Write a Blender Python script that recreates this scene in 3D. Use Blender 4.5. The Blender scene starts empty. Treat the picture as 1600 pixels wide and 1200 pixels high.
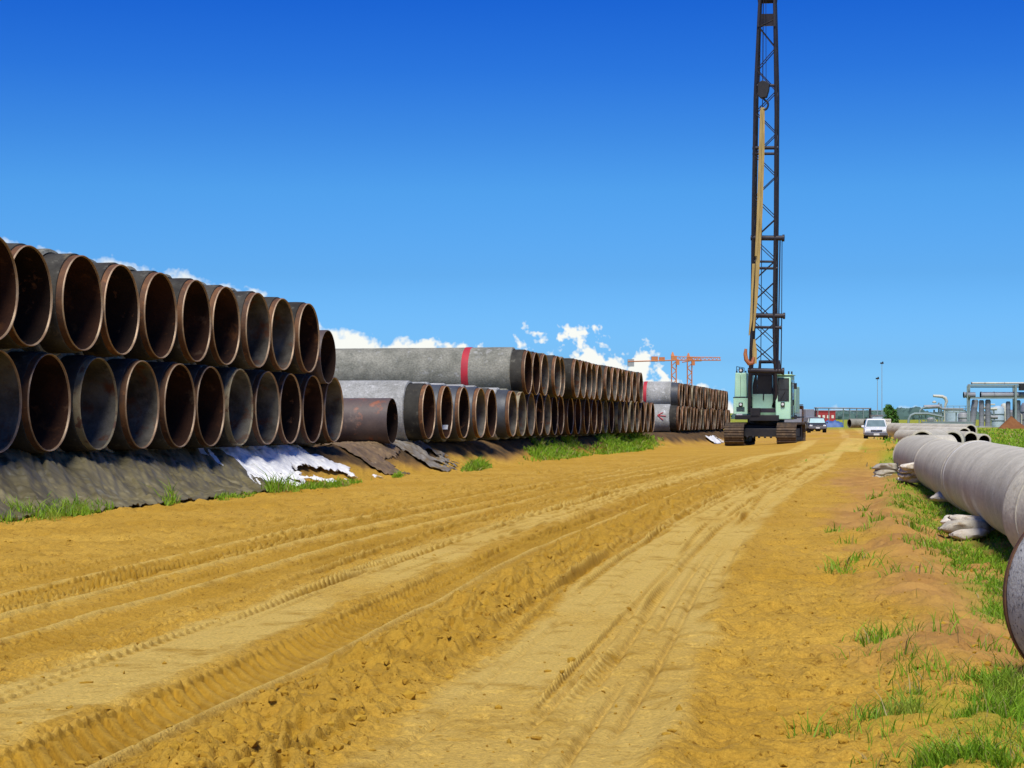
import bpy, bmesh, math, random
import numpy as np
from mathutils import Vector, Matrix

random.seed(7)
rng = np.random.default_rng(11)
SC = bpy.context.scene
COL = SC.collection
R = math.radians

# ------------------------------------------------------------------ camera, sky, sun, exposure
CAM_Z = 1.25
F = 3000.0                      # focal length in pixels of the 1600 px wide photograph
HOR = 645.0                     # row of the horizon in the photograph
cd = bpy.data.cameras.new('camera')
cam = bpy.data.objects.new('camera', cd)
COL.objects.link(cam)
cam.location = (0, 0, CAM_Z)
cam.rotation_euler = (R(90), 0, 0)
cd.sensor_width = 36
cd.lens = 36 * F / 1600
cd.shift_y = (HOR - 600) / 1600
cd.clip_start = 0.1
cd.clip_end = 20000
SC.camera = cam
SC.view_settings.view_transform = 'Standard'
SC.view_settings.look = 'None'
SC.view_settings.exposure = 1.75
SC.view_settings.gamma = 1.0
SC.view_settings.use_curve_mapping = False

SUN_EL, SUN_AZ = 57.0, 184.0    # azimuth clockwise from +Y (the view direction): almost straight behind the camera
W = bpy.data.worlds.new('World')
SC.world = W
W.use_nodes = True
nt = W.node_tree
nt.nodes.clear()
N = nt.nodes.new
L = nt.links.new
out = N('ShaderNodeOutputWorld')
bg = N('ShaderNodeBackground')
bg.inputs[1].default_value = 0.10
L(bg.outputs[0], out.inputs[0])
sky = N('ShaderNodeTexSky')
sky.sky_type = 'NISHITA'
sky.sun_disc = False
sky.sun_elevation = R(SUN_EL)
sky.sun_rotation = R(SUN_AZ)
tc = N('ShaderNodeTexCoord')
sep = N('ShaderNodeSeparateXYZ')
L(tc.outputs['Generated'], sep.inputs[0])


def wmath(op, a, b=None, c=None, clamp=False):
    n = N('ShaderNodeMath')
    n.operation = op
    n.use_clamp = clamp
    for i, v in enumerate((a, b, c)):
        if v is None:
            continue
        if isinstance(v, (int, float)):
            n.inputs[i].default_value = v
        else:
            L(v, n.inputs[i])
    return n.outputs[0]


def wramp(fac, stops, interp='LINEAR'):
    n = N('ShaderNodeValToRGB')
    n.color_ramp.interpolation = interp
    el = n.color_ramp.elements
    while len(el) < len(stops):
        el.new(0.5)
    for e, (p, c) in zip(el, stops):
        e.position = p
        e.color = (*c, 1) if len(c) == 3 else c
    L(fac, n.inputs[0])
    return n.outputs[0]


# deep polarised blue: the clear-sky model graded by elevation
tint = wramp(wmath('MULTIPLY', sep.outputs['Z'], 4.0, clamp=True), [
    (0.004, (.16, .40, .80)), (0.11, (.098, .245, .52)), (0.286, (.066, .178, .365)),
    (0.46, (.053, .166, .335)), (0.57, (.037, .136, .316)), (0.70, (.021, .106, .308)), (0.845, (.011, .084, .298)), (1.0, (.012, .084, .295))])
vm = N('ShaderNodeVectorMath')
vm.operation = 'MULTIPLY'
L(sky.outputs[0], vm.inputs[0])
L(tint, vm.inputs[1])
vs = N('ShaderNodeVectorMath')
vs.operation = 'SCALE'
vs.inputs['Scale'].default_value = 4.0 / 3.36
L(vm.outputs[0], vs.inputs[0])
# a low bank of white cloud along the horizon
az = wmath('ARCTAN2', sep.outputs['X'], sep.outputs['Y'])
azf = wmath('MULTIPLY_ADD', az, 1 / 0.56, 0.5, clamp=True)


def env_stop(px, py):
    return ((math.atan((px - 800) / F)) / 0.56 + 0.5, ((HOR - py) / F * 8,) * 3)


env = wramp(azf, [env_stop(*p) for p in (
    (0, 384), (180, 412), (330, 436), (440, 476), (520, 519), (690, 532), (765, 537), (800, 536), (850, 526),
    (930, 524), (985, 546), (1035, 557), (1065, 595), (1130, 612), (1180, 633), (1400, 643))])
envv = wmath('MULTIPLY', env, 1 / 8)
nz = N('ShaderNodeTexNoise')
nz.inputs['Scale'].default_value = 80
nz.inputs['Detail'].default_value = 3.5
nz.inputs['Roughness'].default_value = 0.62
L(tc.outputs['Generated'], nz.inputs['Vector'])
amp = wramp(azf, [env_stop(0, 600)[0:1] + ((.16,) * 3,), env_stop(520, 600)[0:1] + ((.22,) * 3,), env_stop(760, 600)[0:1] + ((.55,) * 3,),
                  env_stop(1040, 600)[0:1] + ((.60,) * 3,), env_stop(1160, 600)[0:1] + ((.15,) * 3,)])
hgt = wmath('MULTIPLY', wmath('SUBTRACT', nz.outputs[0], 0.56), wmath('MULTIPLY', amp, 0.12))
dlt = wmath('SUBTRACT', wmath('ADD', envv, hgt), sep.outputs['Z'])
cmask = wmath('MULTIPLY', wmath('MULTIPLY_ADD', dlt, 190.0, 0.25, clamp=True), wmath('GREATER_THAN', sep.outputs['Z'], -0.001))
mixc = N('ShaderNodeMix')
mixc.data_type = 'RGBA'
L(cmask, mixc.inputs['Factor'])
L(vs.outputs[0], mixc.inputs[6])
mixc.inputs[7].default_value = (2.85, 2.9, 2.75, 1)
L(mixc.outputs[2], bg.inputs[0])

sd = bpy.data.lights.new('sun', 'SUN')
sd.energy = 1.5
sd.angle = R(20)
sd.color = (1.0, 0.94, 0.82)
sun = bpy.data.objects.new('sun', sd)
COL.objects.link(sun)
to_sun = Vector((math.sin(R(SUN_AZ)) * math.cos(R(SUN_EL)), math.cos(R(SUN_AZ)) * math.cos(R(SUN_EL)), math.sin(R(SUN_EL))))
sun.rotation_euler = to_sun.to_track_quat('Z', 'Y').to_euler()
sun.location = (0, -20, 60)

# ------------------------------------------------------------------ numpy noise
_T = np.random.default_rng(5).random((256, 256)).astype(np.float32)


def vnoise(x, y, seed=0):
    x = np.asarray(x, np.float64) + seed * 17.31
    y = np.asarray(y, np.float64) + seed * 9.77
    xi = np.floor(x).astype(np.int64)
    yi = np.floor(y).astype(np.int64)
    fx = x - xi
    fy = y - yi
    fx = fx * fx * (3 - 2 * fx)
    fy = fy * fy * (3 - 2 * fy)
    a = _T[xi & 255, yi & 255]
    b = _T[(xi + 1) & 255, yi & 255]
    c = _T[xi & 255, (yi + 1) & 255]
    d = _T[(xi + 1) & 255, (yi + 1) & 255]
    return (a * (1 - fx) + b * fx) * (1 - fy) + (c * (1 - fx) + d * fx) * fy - 0.5


def fbm(x, y, oct=3, seed=0):
    s = 0
    a = 1.0
    for i in range(oct):
        s = s + a * vnoise(x * 2 ** i, y * 2 ** i, seed + i * 3)
        a *= 0.5
    return s


def sstep(e0, e1, x):
    t = np.clip((x - e0) / (e1 - e0), 0, 1)
    return t * t * (3 - 2 * t)


def gauss(x, c, w):
    return np.exp(-((x - c) / w) ** 2)


# ------------------------------------------------------------------ terrain
def base_z(y):
    return np.interp(y, [-60, 0, 97, 146, 215, 4000], [0.1, 0, -0.437, -0.95, -1.0, -1.0])


def Gp(px, py):
    """ground point seen at a pixel of the photograph"""
    y = 30.0
    for _ in range(60):
        h = CAM_Z - float(base_z(y))
        y = 0.5 * y + 0.5 * h * F / (py - HOR)
    return ((px - 800) / F * y, y)


def P(px, py, y):
    return Vector(((px - 800) / F * y, y, CAM_Z + (HOR - py) / F * y))


_road = [(-30, 1300), (130, 1200), (325, 1090), (480, 1000), (600, 950), (700, 905), (830, 850), (1000, 787), (1150, 737), (1235, 711), (1290, 697)]
_rp = [Gp(*p) for p in _road] + [(26.2, 146.0), (52, 300)]
_rp = [(-3.4, -20), (-2.75, 2.0)] + _rp
_yy = np.linspace(-30, 400, 4301)
_ss = np.interp(_yy, [p[1] for p in _rp], [p[0] for p in _rp])
for _k in (21, 61):
    _ss = np.convolve(np.pad(_ss, _k, mode='edge'), np.ones(2 * _k + 1) / (2 * _k + 1), 'valid')


def road_s(y):
    return np.interp(y, _yy, _ss)


# pipe rows: faces lie on a line; d = distance in front of it, l = distance along it
TA = math.atan(0.2)
ROW0 = np.array([-6.69, 27.7])
EV = np.array([math.sin(TA), math.cos(TA)])
NV = np.array([math.cos(TA), -math.sin(TA)])


def row_dl(x, y):
    return (x - ROW0[0]) * NV[0] + (y - ROW0[1]) * NV[1], (x - ROW0[0]) * EV[0] + (y - ROW0[1]) * EV[1]


def row_center_z(y):
    return CAM_Z + 0.30 - 0.0055 * y


def wheel(dc, l, w, pitch, slant, depth, seed):
    """a tyre print: a shallow trough with slanted lugs"""
    inside = sstep(w, w * 0.8, np.abs(dc))
    ph = l / pitch + slant * dc / pitch + 0.4 * vnoise(l * 0.7, dc * 0 + seed, seed)
    lug = np.clip(np.sin(2 * np.pi * ph) * 1.6, -1, 1)
    rim = gauss(np.abs(dc), w * 1.15, w * 0.22)
    var = 0.65 + 0.9 * vnoise(l * 0.23, dc * 0 + 3.3, seed + 4)
    return (-.45 * depth * inside + 0.10 * depth * rim) * (0.7 + 0.3 * var) + 0.75 * depth * lug * inside * np.clip(var, 0, 1), inside, inside * (lug < -.2) * np.clip(var, 0, 1)


def terrain(x, y, detail=True):
    x = np.asarray(x, float)
    y = np.asarray(y, float)
    z = base_z(y)
    fade = sstep(420, 120, y)
    near = sstep(95, 45, y)
    c0 = x - road_s(y)
    wob = 0.10 * fbm(y * 0.11, y * 0 + 1.5, 2, 2)
    c = c0 + wob
    z = z + 0.10 * fbm(x * 0.09, y * 0.06, 2, 9) * fade
    # bank under the pipes
    d, l = row_dl(x, y)
    d = d + 0.25 * fbm(l * 0.25, l * 0 + 0.5, 2, 21)
    top = row_center_z(y) - 0.80
    bank = sstep(0.95, -0.55, d) * sstep(-6, -1, l + 6) * sstep(135, 124, l) * (d > -14)
    z = z * (1 - bank) + (top - 0.02) * bank + bank * (1 - bank) * 0.5 * fbm(x * 1.7, y * 1.7, 3, 31)
    smooth = np.zeros_like(z)
    damp_shade = np.zeros_like(z)
    if detail:
        road = sstep(-6.0, -4.2, c) * sstep(2.9, 2.3, c) * near
        # deep tractor rut with chevrons and a middle ridge
        rut = sstep(0.30, 0.20, np.abs(c))
        side = sstep(-0.30, -0.08, c)
        ph_ = y / 0.15 + np.where(c > 0.10, -1.2, 1.6) * (c - 0.10) / 0.15 + .25 * vnoise(y * 2, c * 4, 46)
        ch = np.clip(np.sin(2 * np.pi * ph_) * 2.2, -1, .75)
        dv = 0.8 + 0.8 * vnoise(y * 0.17, y * 0 + 0.2, 41)
        rr = rut * (-0.060 * side * dv + 0.040 * gauss(c, 0.10, 0.024) * np.clip(.9 + 1.1 * vnoise(y * .8, y * 0 + 5, 48), .15, 1) + 0.025 * ch * sstep(-0.32, -0.2, c) * np.clip(.8 + 1.3 * vnoise(y * .5, c * 3, 44), 0, 1) * (1 - gauss(c, .10, .04)))
        rr = rr + 0.03 * gauss(c, -0.36, 0.05) * (0.6 + 1.2 * vnoise(y * 2.1, c * 2, 42))
        z = z + near * rr
        # churned strip right of the rut
        churn = sstep(0.30, 0.42, c) * sstep(1.00, 0.80, c)
        lump = np.abs(fbm(x * 3.4, y * 3.4, 4, 51))
        crumb = np.clip(fbm(x * 9, y * 6.5, 3, 55) - .02, 0, 1)
        z = z + near * churn * (0.035 + 0.13 * lump - 0.02 + .11 * crumb)
        # left group of prints
        w1, i1, p1 = wheel(c + 1.62, y, 0.17, 0.105, 1.2, 0.035, 61)
        w2, i2, p2 = wheel(c + 2.08, y, 0.20, 0.13, 1.4, 0.045, 62)
        w3, i3, p3 = wheel(c + 2.72 - 0.25 * vnoise(y * 0.05, y * 0, 8), y, 0.19, 0.12, 1.3, 0.038, 63)
        w4, i4, p4 = wheel(c + 3.35, y, 0.17, 0.11, 1.1, 0.032, 64)
        w5, i5, p5 = wheel(c + 1.18, y, 0.12, 0.10, 1.0, 0.022, 65)
        z = z + near * (w1 + w2 + w3 + w4 + w5)
        z = z + near * (0.032 * gauss(c, -1.86, 0.024) + 0.036 * gauss(c, -2.42, 0.026) + 0.026 * gauss(c, -3.05, 0.026)) * (0.75 + 0.8 * vnoise(y * 0.9, y * 0, 70))
        # ribbed car tyre prints right of the centre
        for k, cc in enumerate((1.62, 1.74, 1.86, 1.98)):
            z = z - near * 0.034 * gauss(c, cc, 0.024) * sstep(-0.25, 0.1, vnoise(y * 0.35, y * 0 + k, 80 + k))
        for k, cc in enumerate((1.05, 1.2, 1.32, 2.12, -0.25, -0.9)):
            z = z - near * 0.018 * gauss(c, cc + 0.03 * vnoise(y * 0.3, y * 0, 90 + k), 0.022) * sstep(-0.05, 0.15, vnoise(y * 0.21, y * 0 + k, 95 + k))
        # many fine tyre lines, wandering and crossing at small angles
        rl_ = np.random.default_rng(23)
        lines = 0
        grooves = 0
        for k in range(96):
            cc = rl_.uniform(-4.6, 2.1)
            sl = rl_.uniform(-.022, .022)
            ww = rl_.uniform(.008, .024)
            y0_, y1_ = sorted(rl_.uniform(5, 60, 2))
            ofs = cc + sl * (y - 14) + .12 * vnoise(y * .12, y * 0 + k, 150 + k)
            on_ = sstep(y0_ - 2, y0_ + 1, y) * sstep(y1_ + 14, y1_ + 8, y) * np.clip(.5 + 1.5 * vnoise(y * .5, y * 0 + k, 190 + k), 0, 1)
            wf = np.maximum(ww, y * .0009)
            sg = gauss(c0, ofs, wf) - .8 * gauss(c0, ofs + 1.7 * wf, wf)
            lug_ = 1 + .7 * np.sin(2 * np.pi * y / rl_.uniform(.09, .15))
            z = z + near * rl_.uniform(.018, .038) * sg * on_ * lug_
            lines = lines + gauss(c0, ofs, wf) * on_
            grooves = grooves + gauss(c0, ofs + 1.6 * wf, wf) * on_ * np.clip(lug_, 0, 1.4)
            z = z + near * rl_.uniform(.004, .012) * (gauss(c0, ofs - .16, wf) - .8 * gauss(c0, ofs - .16 + 1.7 * wf, wf)) * on_
        z = z + near * 0.035 * gauss(c, 2.22, 0.09) * (0.7 + 1.5 * fbm(y * 1.3, c * 3, 2, 99))
        cs = c + .16 * fbm(x * 1.7, y * .9, 3, 161)
        patchy = np.clip(.95 + .9 * fbm(x * 1.1, y * .5, 3, 165), .35, 1)
        smooth = np.clip(.35 * lines * near + patchy * (sstep(-1.15, -1.0, cs) * sstep(-0.30, -0.45, cs) + sstep(0.98, 1.1, cs) * sstep(2.25, 2.1, cs)) + .9 * (gauss(c, .10, .025) + gauss(c, -1.86, .035) + gauss(c, -2.42, .04) + gauss(c, -3.05, .035)) * near, 0, 1)
        damp_shade = near * np.clip(.95 * grooves + rut * (.45 + .55 * (ch < -.2)) * (1 - gauss(c, .10, .05)) + .45 * churn + .35 * (i1 + i2 + i3) + .2 * i4 + .55 * (p1 + p2 + p3 + p4), 0, 1)  # damp churned sand, plus shade painted into tyre grooves and tread prints
        # rough sand on both sides
        rough = (1 - 0.92 * smooth) * (1 - .8 * rut) * (1 - .55 * np.clip(i1 + i2 + i3 + i4, 0, 1))
        right = sstep(2.1, 2.5, c)
        left = sstep(-3.5, -3.9, c)
        mid = (1 - right) * (1 - left)
        z = z + near * rough * (0.012 * mid + 0.030 * right + 0.028 * left) * fbm(x * 3.1, y * 2.6, 3, 101) * 1.4
        pits = np.clip(-fbm(x * 4.1, y * 3.1, 2, 111) - 0.12, 0, 1)
        z = z - near * (right + left + 0.35 * mid * rough) * 0.11 * pits
        z = z + near * rough * 0.026 * fbm(x * 11, y * 8, 2, 121)
        scuff = np.clip(fbm(x * 3.3 + .6 * vnoise(x, y, 7), y * 6.5, 2, 126) - .22, 0, 1)
        z = z + near * (0.06 + .94 * rough) * 0.10 * scuff * (0.4 * mid + right + left)
        z = z - near * (.15 + .85 * rough) * 0.085 * np.clip(fbm(x * 7, y * 13, 2, 129) - .22, 0, 1)
        z = z + near * rough * 0.05 * np.clip(fbm(x * 13, y * 17, 2, 137) - .18, 0, 1)
        # windrow pushed up along the right side
        wc = 3.35 + 0.018 * y
        z = z + near * 0.11 * gauss(c0, wc + 0.25 * fbm(y * 0.25, y * 0, 2, 131), 0.34) * (0.55 + 1.3 * np.clip(fbm(y * 0.33, y * 0 + 2, 2, 133) + 0.25, 0, 1))
        z = z + near * right * 0.07 * fbm(x * 0.7, y * 0.5, 2, 141)
        # far mounds near the vehicles
    for (px, py, hh, ww) in ((1392, 722, 0.35, 1.3), (1350, 716, 0.22, 2.0), (1325, 697, 0.4, 3.5), (1290, 682, 0.35, 5), (1372, 700, 0.3, 3.0), (1400, 760, .14, 1.0)):
        gx, gy = Gp(px, py)
        z = z + hh * np.exp(-((x - gx) / ww) ** 2 - ((y - gy) / (ww * 1.3)) ** 2)
    return z, c0, c, d, l, bank, smooth, damp_shade


def H(x, y, detail=True):
    return terrain(np.array([x]), np.array([y]), detail)[0][0]


def pipeline_x(y):
    return 1.95 + 0.163 * y


def green_mask(x, y, c0):
    """how much grass grows here"""
    n = fbm(x * 1.3, y * 0.9, 3, 201)
    q = x - pipeline_x(y)                      # distance right of the pipeline's axis
    edge = np.interp(y, [0, 6, 8, 9.0, 9.9, 11, 12, 15, 18, 22, 30, 45, 60], [-1.65, -1.62, -1.55, -1.3, -.6, -.55, -1.05, -1.0, -.95, -0.8, -0.95, -0.6, -0.2])
    g = sstep(-0.25, 0.55, (q - edge) * 1.1 + n * .75)
    g = np.where(y > 60, sstep(-4, 6, x - 0.195 * y + n * 8 - 2.0) * sstep(500, 330, y) + 0.0, g)
    return np.clip(g, 0, 1)


# ------------------------------------------------------------------ materials
def newmat(name):
    m = bpy.data.materials.new(name)
    m.use_nodes = True
    t = m.node_tree
    b = t.nodes['Principled BSDF']
    return m, t, b


def mixn(t, fac, a, b, blend='MIX'):
    n = t.nodes.new('ShaderNodeMix')
    n.data_type = 'RGBA'
    n.blend_type = blend
    for sock, v in ((n.inputs['Factor'], fac), (n.inputs[6], a), (n.inputs[7], b)):
        if isinstance(v, (int, float)):
            sock.default_value = v
        elif isinstance(v, tuple):
            sock.default_value = (*v, 1) if len(v) == 3 else v
        else:
            t.links.new(v, sock)
    return n.outputs[2]


def noise(t, vec, scale, detail=4, rough=0.55):
    n = t.nodes.new('ShaderNodeTexNoise')
    n.inputs['Scale'].default_value = scale
    n.inputs['Detail'].default_value = detail
    n.inputs['Roughness'].default_value = rough
    if vec is not None:
        t.links.new(vec, n.inputs['Vector'])
    return n.outputs[0]


def rampn(t, fac, p0, p1):
    n = t.nodes.new('ShaderNodeMapRange')
    n.inputs[1].default_value = p0
    n.inputs[2].default_value = p1
    t.links.new(fac, n.inputs[0])
    return n.outputs[0]


def coords(t, stretch=(1, 1, 1), jitter=True):
    tcn = t.nodes.new('ShaderNodeTexCoord')
    mp = t.nodes.new('ShaderNodeMapping')
    mp.inputs['Scale'].default_value = stretch
    t.links.new(tcn.outputs['Object'], mp.inputs[0])
    if jitter:
        oi = t.nodes.new('ShaderNodeObjectInfo')
        vmn = t.nodes.new('ShaderNodeVectorMath')
        vmn.operation = 'SCALE'
        vmn.inputs[0].default_value = (37, 53, 71)
        t.links.new(oi.outputs['Random'], vmn.inputs['Scale'])
        t.links.new(vmn.outputs[0], mp.inputs['Location'])
    return mp.outputs[0]


def pmat(name, c1, c2, scale=3.0, rough=0.7, metal=0.0, bump=0.0, bscale=40.0, p=(0.38, 0.62), spot=None, stretch=(1, 1, 1), rvar=0.0, spec=0.5, fine=0.25):
    """two tones mixed by noise, fine speckle, optional spots (colour, scale, p0, p1) and a per-object brightness"""
    m, t, b = newmat(name)
    v = coords(t, stretch)
    col = mixn(t, rampn(t, noise(t, v, scale, 5, 0.6), *p), c1, c2)
    if fine:
        col = mixn(t, fine, col, mixn(t, 1.0, col, rampn(t, noise(t, v, scale * 14, 2), 0.2, 0.8), 'MULTIPLY'))
    if spot:
        for (sc_, ss_, q0, q1) in spot:
            col = mixn(t, rampn(t, noise(t, v, ss_, 6, 0.65), q0, q1), col, sc_)
    if rvar:
        oi = t.nodes.new('ShaderNodeObjectInfo')
        hs = t.nodes.new('ShaderNodeHueSaturation')
        mr = t.nodes.new('ShaderNodeMapRange')
        mr.inputs[3].default_value = 1 - rvar
        mr.inputs[4].default_value = 1 + rvar
        t.links.new(oi.outputs['Random'], mr.inputs[0])
        t.links.new(mr.outputs[0], hs.inputs['Value'])
        t.links.new(col, hs.inputs['Color'])
        col = hs.outputs[0]
    t.links.new(col, b.inputs['Base Color'])
    b.inputs['Roughness'].default_value = rough
    b.inputs['Metallic'].default_value = metal
    b.inputs['Specular IOR Level'].default_value = spec
    if bump:
        bn = t.nodes.new('ShaderNodeBump')
        bn.inputs['Strength'].default_value = bump
        bn.inputs['Distance'].default_value = 0.02
        t.links.new(noise(t, v, bscale, 4), bn.inputs['Height'])
        t.links.new(bn.outputs[0], b.inputs['Normal'])
    return m


M = {}
M['concrete'] = pmat('concrete', (.37, .36, .29), (.22, .22, .175), 1.3, .9, bump=.5, bscale=22, spec=.2, rvar=.18, fine=.5,
                     spot=[((.40, .40, .38), 3.2, .60, .75), ((.075, .085, .07), 2.1, .60, .74)])
M['concrete_pale'] = pmat('concrete_pale', (.47, .47, .44), (.32, .32, .29), 1.6, .88, bump=.5, bscale=22, spec=.2, rvar=.10, fine=.5,
                          spot=[((.58, .58, .56), 3.5, .58, .72), ((.10, .11, .10), 2.6, .62, .74)])
M['concrete_line'] = pmat('concrete_line', (.60, .56, .445), (.48, .445, .35), 1.6, .85, bump=.3, bscale=30, spec=.2, rvar=.06, fine=.3,
                          spot=[((.58, .56, .49), 5.0, .60, .78), ((.27, .22, .14), 2.2, .60, .74), ((.30, .29, .25), 7, .62, .70)])
M['concrete_speck'] = pmat('concrete_speck', (.50, .50, .47), (.36, .36, .34), 1.4, .8, bump=.35, bscale=50, spec=.3,
                           spot=[((.10, .10, .11), 60, .54, .64), ((.40, .41, .42), 9, .60, .72)])
M['wrap'] = pmat('wrap', (.036, .034, .029), (.066, .062, .050), 2.5, .8, bump=.3, bscale=18, rvar=.3, spec=.12,
                 spot=[((.13, .125, .10), 5, .60, .72), ((.19, .15, .085), 1.6, .60, .74)])
M['wrap_grey'] = pmat('wrap_grey', (.075, .085, .095), (.05, .055, .06), 2.5, .5, bump=.2, bscale=18, rvar=.15, spec=.4,
                      spot=[((.2, .2, .18), 5, .62, .74)])
M['rust'] = pmat('rust', (.165, .072, .026), (.080, .038, .019), 3.4, .72, bump=.25, bscale=60, rvar=.22, spec=.35,
                 spot=[((.24, .10, .035), 7, .58, .70), ((.05, .032, .026), 3, .60, .72)])
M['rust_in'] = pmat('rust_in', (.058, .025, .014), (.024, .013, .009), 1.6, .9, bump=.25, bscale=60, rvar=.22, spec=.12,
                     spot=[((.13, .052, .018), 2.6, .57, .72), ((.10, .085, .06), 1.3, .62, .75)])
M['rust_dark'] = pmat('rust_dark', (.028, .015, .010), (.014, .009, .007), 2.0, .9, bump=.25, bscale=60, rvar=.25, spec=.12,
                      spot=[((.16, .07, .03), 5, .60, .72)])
M['rust_grey'] = pmat('rust_grey', (.165, .15, .118), (.055, .047, .036), 1.8, .8, bump=.2, bscale=60, rvar=.15, spec=.2,
                      spot=[((.12, .045, .02), 2.4, .54, .66), ((.19, .18, .15), 1.4, .62, .74)])
M['bare_steel'] = pmat('bare_steel', (.115, .080, .068), (.085, .062, .056), 1.6, .6, bump=.15, bscale=60, spec=.4,
                       spot=[((.23, .075, .035), 2.6, .56, .64), ((.20, .16, .13), 1.3, .58, .72)])
M['primer'] = pmat('primer', (.27, .235, .14), (.20, .15, .08), 3, .7, bump=.2, bscale=60, rvar=.12,
                   spot=[((.10, .045, .025), 6, .55, .63)])
M['bevel_edge'] = pmat('bevel_edge', (.42, .30, .18), (.28, .17, .09), 4, .5, metal=.2, spec=.5, rvar=.2)
M['red_paint'] = pmat('red_paint', (.50, .015, .03), (.40, .02, .035), 5, .7)
M['white_paint'] = pmat('white_paint', (.72, .72, .70), (.62, .62, .60), 6, .7)
M['paper'] = pmat('paper', (.85, .85, .82), (.78, .78, .75), 6, .8)
M['mint'] = pmat('mint', (.47, .75, .53), (.41, .69, .47), 1.4, .45, bump=.05, spec=.45, fine=.15,
                 spot=[((.22, .28, .16), 9, .71, .80), ((.38, .70, .47), 2.0, .60, .75)])
M['black_steel'] = pmat('black_steel', (.016, .016, .020), (.026, .024, .024), 4, .6, spec=.35)
M['boom_paint'] = pmat('boom_paint', (.020, .018, .030), (.035, .028, .032), 3, .55, spec=.4)
M['track_steel'] = pmat('track_steel', (.125, .085, .05), (.075, .055, .04), 5, .85, bump=.4, bscale=20, spec=.25,
                        spot=[((.28, .20, .11), 6, .58, .70)])
M['glass_dark'] = pmat('glass_dark', (.03, .035, .04), (.04, .045, .05), 2, .08, spec=.6, fine=0)
M['sling'] = pmat('sling', (.50, .36, .13), (.36, .25, .09), 2.0, .85, stretch=(6, 6, .6), spec=.2)
M['orange'] = pmat('orange', (.46, .17, .05), (.34, .10, .035), 3, .6)
M['crane_orange'] = pmat('crane_orange', (.62, .22, .07), (.52, .17, .06), .1, .7)
M['tarp'] = pmat('tarp', (.185, .158, .082), (.090, .076, .037), 1.1, .55, bump=.25, bscale=9, spec=.4,
                 spot=[((.15, .145, .115), 3.0, .58, .72), ((.30, .28, .20), 2.2, .62, .72)], stretch=(.35, 1.9, .35))
M['white_sheet'] = pmat('white_sheet', (.82, .82, .79), (.70, .70, .67), 2.5, .6, bump=.2, bscale=8, spec=.3, fine=.1,
                        spot=[((.42, .38, .30), 2.6, .62, .74)])
M['grey_sheet'] = pmat('grey_sheet', (.26, .24, .20), (.15, .125, .09), 2.0, .6, bump=.2, bscale=8, spec=.3,
                       spot=[((.14, .10, .05), 2.6, .52, .66)])
M['mud_sheet'] = pmat('mud_sheet', (.22, .145, .070), (.12, .08, .04), 2.0, .6, bump=.3, bscale=8, spec=.4,
                       spot=[((.30, .28, .22), 3.5, .62, .70)])
M['sack'] = pmat('sack', (.52, .48, .38), (.40, .36, .28), 5, .9, bump=.5, bscale=60, rvar=.12, spec=.15,
                 spot=[((.24, .17, .09), 7, .54, .70)])
M['sack_white'] = pmat('sack_white', (.74, .68, .56), (.60, .54, .44), 5, .9, bump=.5, bscale=60, rvar=.12, spec=.15,
                       spot=[((.38, .29, .17), 7, .54, .70)])
M['car_white'] = pmat('car_white', (.80, .80, .79), (.76, .76, .75), 2, .3, spec=.5, fine=.05)
M['car_dark'] = pmat('car_dark', (.018, .016, .026), (.025, .022, .03), 2, .5, spec=.2, fine=.05)
M['car_trim'] = pmat('car_trim', (.05, .05, .055), (.07, .07, .07), 3, .55)
M['bumper'] = pmat('bumper', (.10, .10, .115), (.13, .13, .14), 3, .45)
M['tyre'] = pmat('tyre', (.018, .017, .016), (.035, .028, .02), 5, .9)
M['rim_metal'] = pmat('rim_metal', (.35, .35, .35), (.25, .25, .25), 5, .4, metal=.6)
M['lens'] = pmat('lens', (.75, .76, .74), (.65, .66, .64), 5, .15, spec=.7, fine=0)
M['windscreen'] = pmat('windscreen', (.16, .22, .22), (.12, .17, .17), 1.5, .06, spec=.8, fine=0)
M['pale_screen'] = pmat('pale_screen', (.42, .58, .55), (.36, .5, .48), 1.5, .08, spec=.8, fine=0)
M['red_box'] = pmat('red_box', (.42, .035, .035), (.34, .03, .03), .8, .6, spot=[((.5, .2, .18), 1.5, .62, .75)])
M['blue_cover'] = pmat('blue_cover', (.05, .13, .34), (.035, .09, .24), .9, .6)
M['brown_box'] = pmat('brown_box', (.20, .10, .05), (.15, .075, .04), 1.2, .8)
M['plant_steel'] = pmat('plant_steel', (.24, .31, .30), (.19, .25, .25), .3, .6)
M['plant_grey'] = pmat('plant_grey', (.26, .27, .30), (.20, .21, .235), .5, .6)  # paler and bluer: distance haze is painted into this grey
M['plant_pipe'] = pmat('plant_pipe', (.34, .35, .36), (.27, .28, .30), .4, .55)
M['plant_white'] = pmat('plant_white', (.62, .62, .52), (.54, .54, .46), .4, .6)
M['tank_pale'] = pmat('tank_pale', (.44, .55, .62), (.40, .51, .58), .2, .6)
M['mast_grey'] = pmat('mast_grey', (.30, .38, .43), (.26, .34, .39), .3, .6)
M['red_soil'] = pmat('red_soil', (.26, .115, .045), (.20, .085, .035), .9, .95, bump=.6, bscale=5, spec=.1)
M['dry_heap'] = pmat('dry_heap', (.30, .20, .10), (.20, .16, .06), .9, .95, bump=.6, bscale=4, spec=.1,
                     spot=[((.12, .17, .03), .7, .5, .6)])
M['leaf'] = pmat('leaf', (.045, .13, .018), (.085, .20, .025), 1.2, .7, spec=.2)
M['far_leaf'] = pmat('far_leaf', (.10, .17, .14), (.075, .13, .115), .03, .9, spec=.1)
M['bark'] = pmat('bark', (.10, .07, .045), (.07, .05, .03), 4, .9)
M['sign_white'] = pmat('sign_white', (.80, .77, .66), (.74, .70, .58), 1, .6)
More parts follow.
